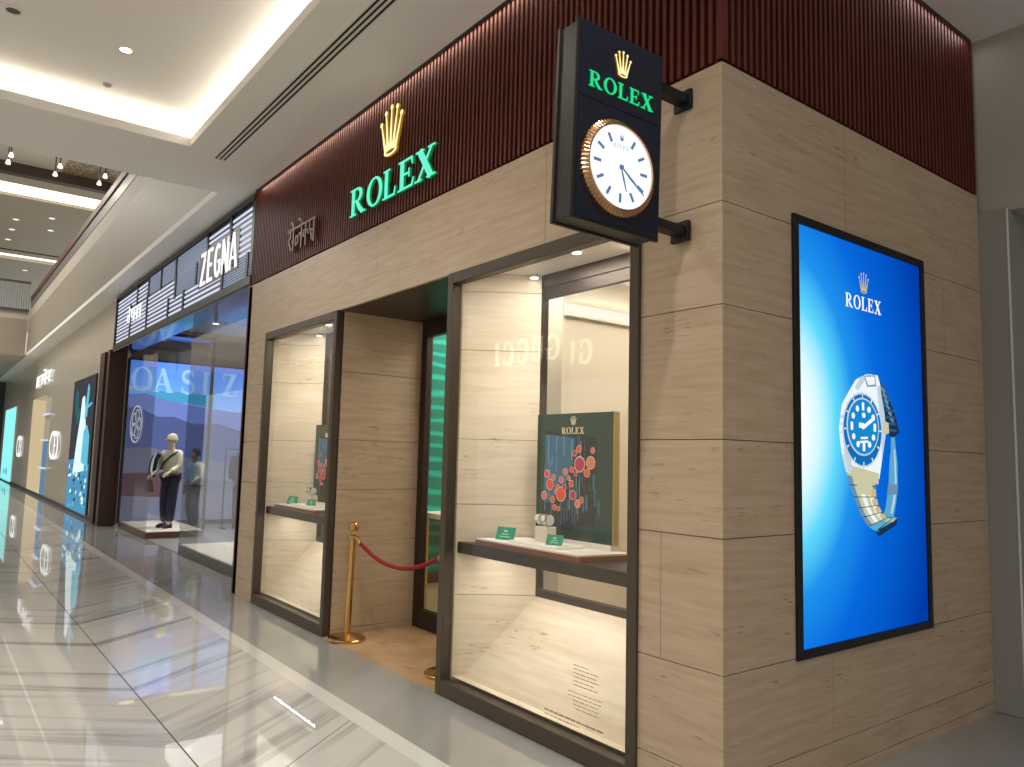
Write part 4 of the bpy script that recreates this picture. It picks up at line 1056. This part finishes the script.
# shelf niche and posters
s = thing('poster_screen', 'tall dark advertising panel with a glowing white and cyan figure', 'screen', (-18.65, .1, .05), FRONT)
emit('ad_dark', (74, 76, 82), .8); emit('ad_teal', (60, 120, 130), .7); emit('ad_cyan', (110, 206, 232), .9); emit('ad_white', (226, 250, 252), 1.05); emit('ad_blue', (92, 170, 214), .8)
MB().box(-1.6, 1.6, 0, 3.2, 0, .03).build('frame', 'black_metal', s)
MB().box(-1.52, 1.52, .02, 3.16, .03, .04).build('display', 'ad_dark', s)
mb = MB(); rnd = random.Random(5)
pz = [.0405]
def ap(pts, m):
    pz[0] += .0004; mb.prism(pts, .04, pz[0], m)
ap([(-1.5, .03), (1.5, .03), (1.5, 1.15), (.7, 1.3), (.2, 1.1), (-.6, 1.25), (-1.5, 1.2)], 3)
for i in range(46):
    x, y = rnd.uniform(-1.4, 1.3), rnd.uniform(.06, 1.05); a = rnd.uniform(.08, .3); ap([(x, y), (x + a, y + .03), (x + a * .8, y + .10), (x + .05, y + .08)], rnd.choice([0, 1, 2, 4]))
ap([(-.6, .9), (.9, 1.0), (.75, 1.9), (.55, 2.3), (.3, 2.75), (.05, 2.7), (-.05, 2.2), (-.3, 1.7)], 2)
ap([(.5, 1.2), (1.3, 1.1), (1.3, 1.8), (.9, 2.05), (.6, 1.9)], 1)
ap([(.55, 2.2), (.78, 2.25), (.9, 2.9), (.78, 3.0), (.68, 2.7)], 1)
ap([(-.9, 2.5), (-.55, 2.1), (-.3, 2.3), (-.5, 2.75), (-.8, 2.95), (-1.05, 2.8)], 0)
ap([(-.5, 2.5), (-.2, 2.45), (-.25, 2.95), (-.45, 2.9)], 4)
ap([(.9, 2.45), (1.35, 2.52), (1.35, 2.56), (.9, 2.5)], 1)
mb.build('picture', ['ad_teal', 'ad_cyan', 'ad_white', 'ad_blue', 'ad_dark'], s)
s = thing('poster_screen', 'pale cyan glowing panel at the far end of the boutique wall', 'screen', (-38.4, .1, .02), FRONT)
MB().box(-2.7, 2.7, 0, 3.22, 0, .03).build('frame', 'white_trim', s); MB().box(-2.6, 2.6, .02, 3.18, .03, .04).build('display', 'cyan_screen', s)
mb = MB(); mb.polys(ribbon([(-1.3, .28), (-.9, .5), (-.4, .35)], .12), 0, 0, 1, 1, .04, .043); mb.disc(.4, .42, .3, .16, .04, .043); mb.build('picture', 'ad_blue', s)
s = thing('wall_niche', 'narrow grey wall niche with lit shelves beside the boutique doorway', 'niche', (-25.35, .1, 0), FRONT)
MB().box(-.62, .62, .02, 3.1, 0, .012).build('back_panel', 'wall_grey', s)
for z in (.9, 1.75, 2.55): MB().box(-.6, .6, z, z + .04, .012, .10).build('shelf', 'strip_white', s)
emit('niche_blue', (120, 170, 206), .6); MB().box(-.5, .5, .1, .85, .012, .03).build('glow_panel', 'niche_blue', s); MB().box(-.5, .5, .95, 1.7, .012, .03).build('glow_panel', 'niche_blue', s)
# far end wall and slabs
mb = MB(); mb.box(-43.4, -43, -9, .5, 0, CZ)
struct(mb.build('wall_far', 'dark_grey'), 'dark wall at the far end of the mall', 'wall')
mb = MB(); mb.box(-43, -29, -9, -.36, CZ, 6.2)
struct(mb.build('wall_far_fascia', 'beige_matte'), 'beige balcony front across the far end', 'balcony')
mb = MB(); mb.box(-29.0, -28.97, -9, -.36, CZ, 5.95)
struct(mb.build('trim_7', 'fascia_panel'), 'brown-beige panel band on the far balcony front', 'panel band')
# fascia along this side
mb = MB(); mb.box(-29, -7.1, -.29, 3.5, CZ + .12, 6.36); 
struct(mb.build('wall_upper', 'beige_matte'), 'pale floor edge of the upper gallery', 'balcony')
mb = MB(); mb.box(-29, -7.1, -.32, -.29, CZ + .0901, 5.95)
struct(mb.build('trim_8', 'fascia_panel'), 'shiny beige panels fronting the upper gallery', 'panel band')
t = thing('balustrade', 'low glass balustrade with brown handrail along the upper gallery', 'railing', (-18, -.3, 6.36))
MB().box(-11, 10.9, 0, .02, 0, .25).build('glass_panel', 'rail_glass', t); MB().box(-11, 10.9, -.03, .05, .25, .42).build('handrail', 'handrail_brown', t, bevel=.01)
t = thing('balustrade', 'grey bar balustrade on the far balcony', 'railing', (-28.95, -1.6, 6.2))
MB().box(0, .05, -1.6, 1.25, 1.0, 1.08).build('top_rail', 'dark_grey', t); MB().box(0, .05, -1.6, 1.25, 0, .1).build('bottom_rail', 'dark_grey', t)
for i in range(40): MB().box(.01, .04, -1.58 + i * .0715, -1.555 + i * .0715, .1, 1.0).build('baluster', 'baluster_grey', t)
# upper ceiling over the gallery and atrium
mb = MB(); mb.box(-24.6, -23.4, -9, 7, 9.4, 9.5); mb.box(-34.8, -26.0, -9, 7, 9.4, 9.5); mb.box(-60, -35.8, -9, 7, 9.4, 9.5)
mb.box(-26.0, -24.6, -9, 7, 9.5, 9.6); mb.box(-35.8, -34.8, -9, 7, 9.55, 9.65)
mb.box(-16, -7, -9, 7, 9.9, 10.0)
struct(mb.build('ceiling.007', 'beige_matte'), 'upper gallery ceiling with lit recesses', 'ceiling')
mb = MB(); mb.box(-23.5, -23.2, -9, 7, 9.30, 9.6); mb.box(-34.0, -33.9, -9, 7, 9.37, 9.4)
struct(mb.build('trim_9', 'bronze_dark'), 'dark bronze beam across the upper ceiling', 'beam')
def mosaic():
    m = mat('mosaic_gold', (170, 156, 124), .35, .2); b = m.node_tree.nodes['Principled BSDF']
    g = nn(m, 'ShaderNodeNewGeometry'); v = nn(m, 'ShaderNodeTexVoronoi'); v.inputs['Scale'].default_value = 10; r = nn(m, 'ShaderNodeValToRGB')
    r.color_ramp.elements[0].color = lin((216, 202, 160)); r.color_ramp.elements[1].color = lin((120, 106, 84)); r.color_ramp.elements[1].position = .6
    lk(m, g.outputs['Position'], v.inputs['Vector']); lk(m, v.outputs['Distance'], r.inputs['Fac']); lk(m, r.outputs['Color'], b.inputs['Base Color'])
mosaic()
mb = MB(); mb.box(-23.45, -16, -.3, 2.5, 9.6, 9.7)
struct(mb.build('ceiling.008', 'mosaic_gold'), 'gold mosaic ceiling panel over the upper gallery', 'ceiling')
mb = MB(); mb.box(-23.45, -16, -9, -.3, 9.6, 9.7)
struct(mb.build('ceiling.009', 'wall_grey'), 'grey ceiling panel beside the gold mosaic', 'ceiling')
t = thing('cove_light', 'wide white light strip recessed in the upper ceiling', 'light strip', (-25.3, 0, 9.5)); MB().box(-.65, .6, -8.5, 6.5, -.03, -.01).build('light_strip', 'cove_strip', t)
t = thing('cove_light', 'narrow warm light strip recessed in the far upper ceiling', 'light strip', (-35.3, 0, 9.55)); MB().box(-.4, .3, -8.5, 6.5, -.03, -.01).build('light_strip', 'cove_strip', t)
for i, (x, y) in enumerate([(-27.855, -.006), (-28.869, -.969), (-30.43, -.966), (-32.15, -.962), (-29.6, .15), (-37.76, .085)]):
    s = thing('downlight', 'tiny round downlight in the upper gallery ceiling', 'ceiling lamp', (x, y, 9.4), group='upper ceiling downlights')
    MB().disc(0, 0, .09, .09, -.02, 0).build('lens', 'lamp_far', s); MB().ring(0, 0, .12, .09, -.022, 0, 0, 16).build('trim_ring', 'white_trim', s)
for i, (x, y) in enumerate([(-19.676, -1.751), (-20.283, -1.768), (-19.707, -.707), (-20.458, -.728), (-19.729, .318), (-20.437, .292)]):
    s = thing('pendant_lamp', 'small white pendant lamp hanging below the gold mosaic ceiling', 'pendant lamp', (x, y, 8.6), group='pendant lamps over the gallery')
    MB().tube([(0, 0, .12), (0, 0, 1.0)], .018, 6).build('rod', 'black_rod', s); MB().lathe([(.055, 0), (.06, .03), (.04, .09), (.025, .12)], 14).build('lamp_shade', 'lamp_far', s, True)

# ------------------------------------------------------------------ grey clad column at the right
mb = MB(); mb.box(-.2, .185, 2.882, 5.5, 0, 3.385)
struct(mb.build('wall_column', 'clad_grey', bevel=.006), 'grey metal clad column end beside the stone side wall', 'column')
struct(MB().box(.178, .189, 2.876, 2.886, 0, 3.385).build('trim_11', 'white_trim'), 'thin pale metal corner bead of the clad column', 'trim')
mb = MB(); mb.box(-.3, 7, 2.93, 3.4, 3.385, CZ); mb.box(.186, 7, 3.35, 3.6, 0, 3.385)
struct(mb.build('wall_plain', 'wall_grey'), 'plain grey plaster wall above the clad column', 'wall')

# ------------------------------------------------------------------ the shops across the mall (seen in reflections)
OY = -8.0
mb = MB(); mb.box(-30, 8, OY - .3, OY, 3.3, 4.9); mb.box(-30, -14, OY - .3, OY, 0, 3.3); mb.box(-6, -4.6, OY - .3, OY, 0, 3.3); mb.box(4, 8, OY - .3, OY, 0, 3.3)
struct(mb.build('wall_left', 'beige_matte'), 'shop wall on the opposite side of the mall', 'wall')
mb = MB(); mb.box(-14, 4, OY - 2.2, OY - 2.1, 0, 3.3)  # wall emits in place of shop lighting and fills the front
struct(mb.build('wall_left_room', 'far_glow'), 'glowing wall standing in for the lit interior of the opposite shops', 'wall')
s = thing('wall_sign', 'gold serif shop lettering on the opposite side of the mall', 'sign', (-10.45, OY, 3.80), BACK)
emit('sign_gold', (255, 244, 220), 3.2)
x = 0
for c in 'GUCCI':
    g, a = glyph(c); MB().polys(g, x, 0, .46, .56, .02, .06).build('letter', 'sign_gold', s); x += .52 * (a + .12) if c != 'C' else .56
MB().box(0, 2.4, .2, .24, -.0, .02).build('mounting_rail', 'gold_paint', s)

# ================================================================== LIGHTS
def area(name, loc, rot, sx, sy, power, col=(1, .93, .82)):
    l = bpy.data.lights.new(name, 'AREA'); l.shape = 'RECTANGLE'; l.size = sx; l.size_y = sy; l.energy = power; l.color = col
    o = bpy.data.objects.new(name, l); COL.objects.link(o); o.location = loc; o.rotation_euler = rot; return o
def spot(name, loc, tgt, power, deg=80, col=(1, .9, .76), blend=.6, size=.04):
    l = bpy.data.lights.new(name, 'SPOT'); l.energy = power; l.spot_size = math.radians(deg); l.spot_blend = blend; l.color = col; l.shadow_soft_size = size
    o = bpy.data.objects.new(name, l); COL.objects.link(o); o.location = loc
    o.rotation_euler = (Vector(tgt) - Vector(loc)).to_track_quat('-Z', 'Y').to_euler(); return o
WARM = (1, .96, .91)
# cove lights on the coffer ledge, facing up
area('cove_front', (1.0, -.80, CZ + .16), (PI, 0, 0), 13.8, .12, 33, (1, .94, .86))
area('cove_end', (-6.05, -4.5, CZ + .16), (PI, 0, 0), .12, 7.6, 20, (1, .94, .86))
# downlights of the coffer
for x in (-4.78, -2.2, .6, 3.0):
    spot('downlight_lamp', (x, -1.8, 4.96), (x, -1.4, 0), 190, 120, WARM, .9, .08)
for x in (-4.78, -1.5, 2.0):
    spot('downlight_lamp', (x, -4.4, 4.96), (x, -4.2, 0), 200, 120, WARM, .9, .08)
# grazing wash along the slats
area('slat_wash', (-3.4, -.025, CZ - .037), (0, 0, 0), 6.2, .03, 8, (1, .88, .72))
area('slat_wash', (.03, 1.9, CZ - .037), (0, 0, 0), .03, 1.8, 1.2, WARM)
# atrium light
area('atrium_light', (-22, -5.6, 9.2), (0, 0, 0), 13, 5, 760, (1, .96, .9))
# display alcoves
for dx in (0, -3.71):
    area('alcove_lamp', (-1.32 + dx, .25, 2.885), (0, 0, 0), .8, .2, 15, (1, .94, .85))
    spot('alcove_spot', (-1.30 + dx, .26, 2.86), (-2.08 + dx, .30, 1.75), 26, 50, (1, .96, .90), .9, .04)
    area('shelf_lamp', (-1.44 + dx, .19, .93), (0, 0, 0), 1.2, .012, 4.6, (1, .95, .87))
# shop interiors
area('shop_light', (-2.6, .95, 3.15), (0, 0, 0), 2.0, .3, 22, (1, .93, .82))  # extra ceiling light added to brighten the inner partition
area('shop_light', (-1.6, 2.2, 3.15), (0, 0, 0), 1.2, 1.6, 30, (1, .93, .82))
area('shop_light', (-3.7, 2.0, 3.15), (0, 0, 0), 1.0, 1.6, 40, (1, .95, .86))
area('trough_lamp', (-2.55, 2.4, 2.93), (PI, 0, 0), .05, 2.0, 1.2, (1, .95, .88))
for x, y in ((-8.3, 1.4), (-10.4, 2.1), (-12.9, 2.6), (-13.6, 1.6)): spot('store_lamp', (x, y, 4.12), (x, y, 0), 280, 140, (1, .96, .9), .9, .07)
for x, z, e in ((-26, 9.2, 320), (-31, 4.6, 190), (-36, 4.6, 190), (-41, 4.6, 120)): spot('boutique_fill', (x, -4.6, z), (x, -1.6, 0), e, 110, (.98, .98, 1), .9, .1)  # unseen spots without fixtures, added to brighten the boutique wall and floor
for x, y in ((-20, -1.5), (-20, .3)): 
    pl = bpy.data.lights.new('pendant_glow', 'POINT'); pl.energy = 70; pl.color = (1, .93, .8); pl.shadow_soft_size = .08
    po = bpy.data.objects.new('pendant_glow', pl); COL.objects.link(po); po.location = (x, y, 8.45)
spot('mannequin_fill', (-12.9, .50, 3.64), (-13.35, .85, 1.3), 45, 60, (1, .97, .92), .8, .05)  # spot without fixture, added to brighten the mannequin
for dx in (0, -3.71): spot('tray_fill', (-1.30 + dx, .22, 2.86), (-1.62 + dx, .27, 1.06), 12, 34, (1, .97, .92), .7, .03)  # extra spot added to brighten the tray and watch stand
spot('side_fill', (4.6, .6, 4.64), (1.6, 2.9, 1.8), 35, 110, WARM, .9, .08)  # out-of-view spot added to brighten the right-hand wall and column

w = bpy.data.worlds.new('mall_air'); sc.world = w; w.use_nodes = True
w.node_tree.nodes['Background'].inputs[0].default_value = (1.0, .985, .965, 1); w.node_tree.nodes['Background'].inputs[1].default_value = .54

# ================================================================== CAMERA
cam = bpy.data.cameras.new('camera'); co = bpy.data.objects.new('camera', cam); COL.objects.link(co); sc.camera = co
cam.sensor_width = 36; cam.sensor_fit = 'HORIZONTAL'; cam.lens = 762.94 / 1024 * 36; cam.clip_start = .05; cam.clip_end = 200
yaw, pitch, roll = math.radians(142.5912), math.radians(5.52227), math.radians(1.41826)
F = Vector((math.cos(pitch) * math.cos(yaw), math.cos(pitch) * math.sin(yaw), math.sin(pitch)))
r0 = Vector((math.sin(yaw), -math.cos(yaw), 0)); u0 = r0.cross(F)
r2 = r0 * math.cos(roll) + u0 * math.sin(roll); u2 = -r0 * math.sin(roll) + u0 * math.cos(roll)
mtx = Matrix((r2, u2, -F)).transposed().to_4x4(); mtx.translation = Vector((2.183, -2.888, 1.6)); co.matrix_world = mtx

vs = sc.view_settings
vs.view_transform = 'Standard'; vs.look = 'None'; vs.gamma = 1; vs.use_curve_mapping = False; vs.exposure = .22
sc.cycles.use_denoising = True
sc.cycles.max_bounces = 10; sc.cycles.transparent_max_bounces = 24; sc.cycles.diffuse_bounces = 4; sc.cycles.glossy_bounces = 5
sc.cycles.sample_clamp_indirect = 6
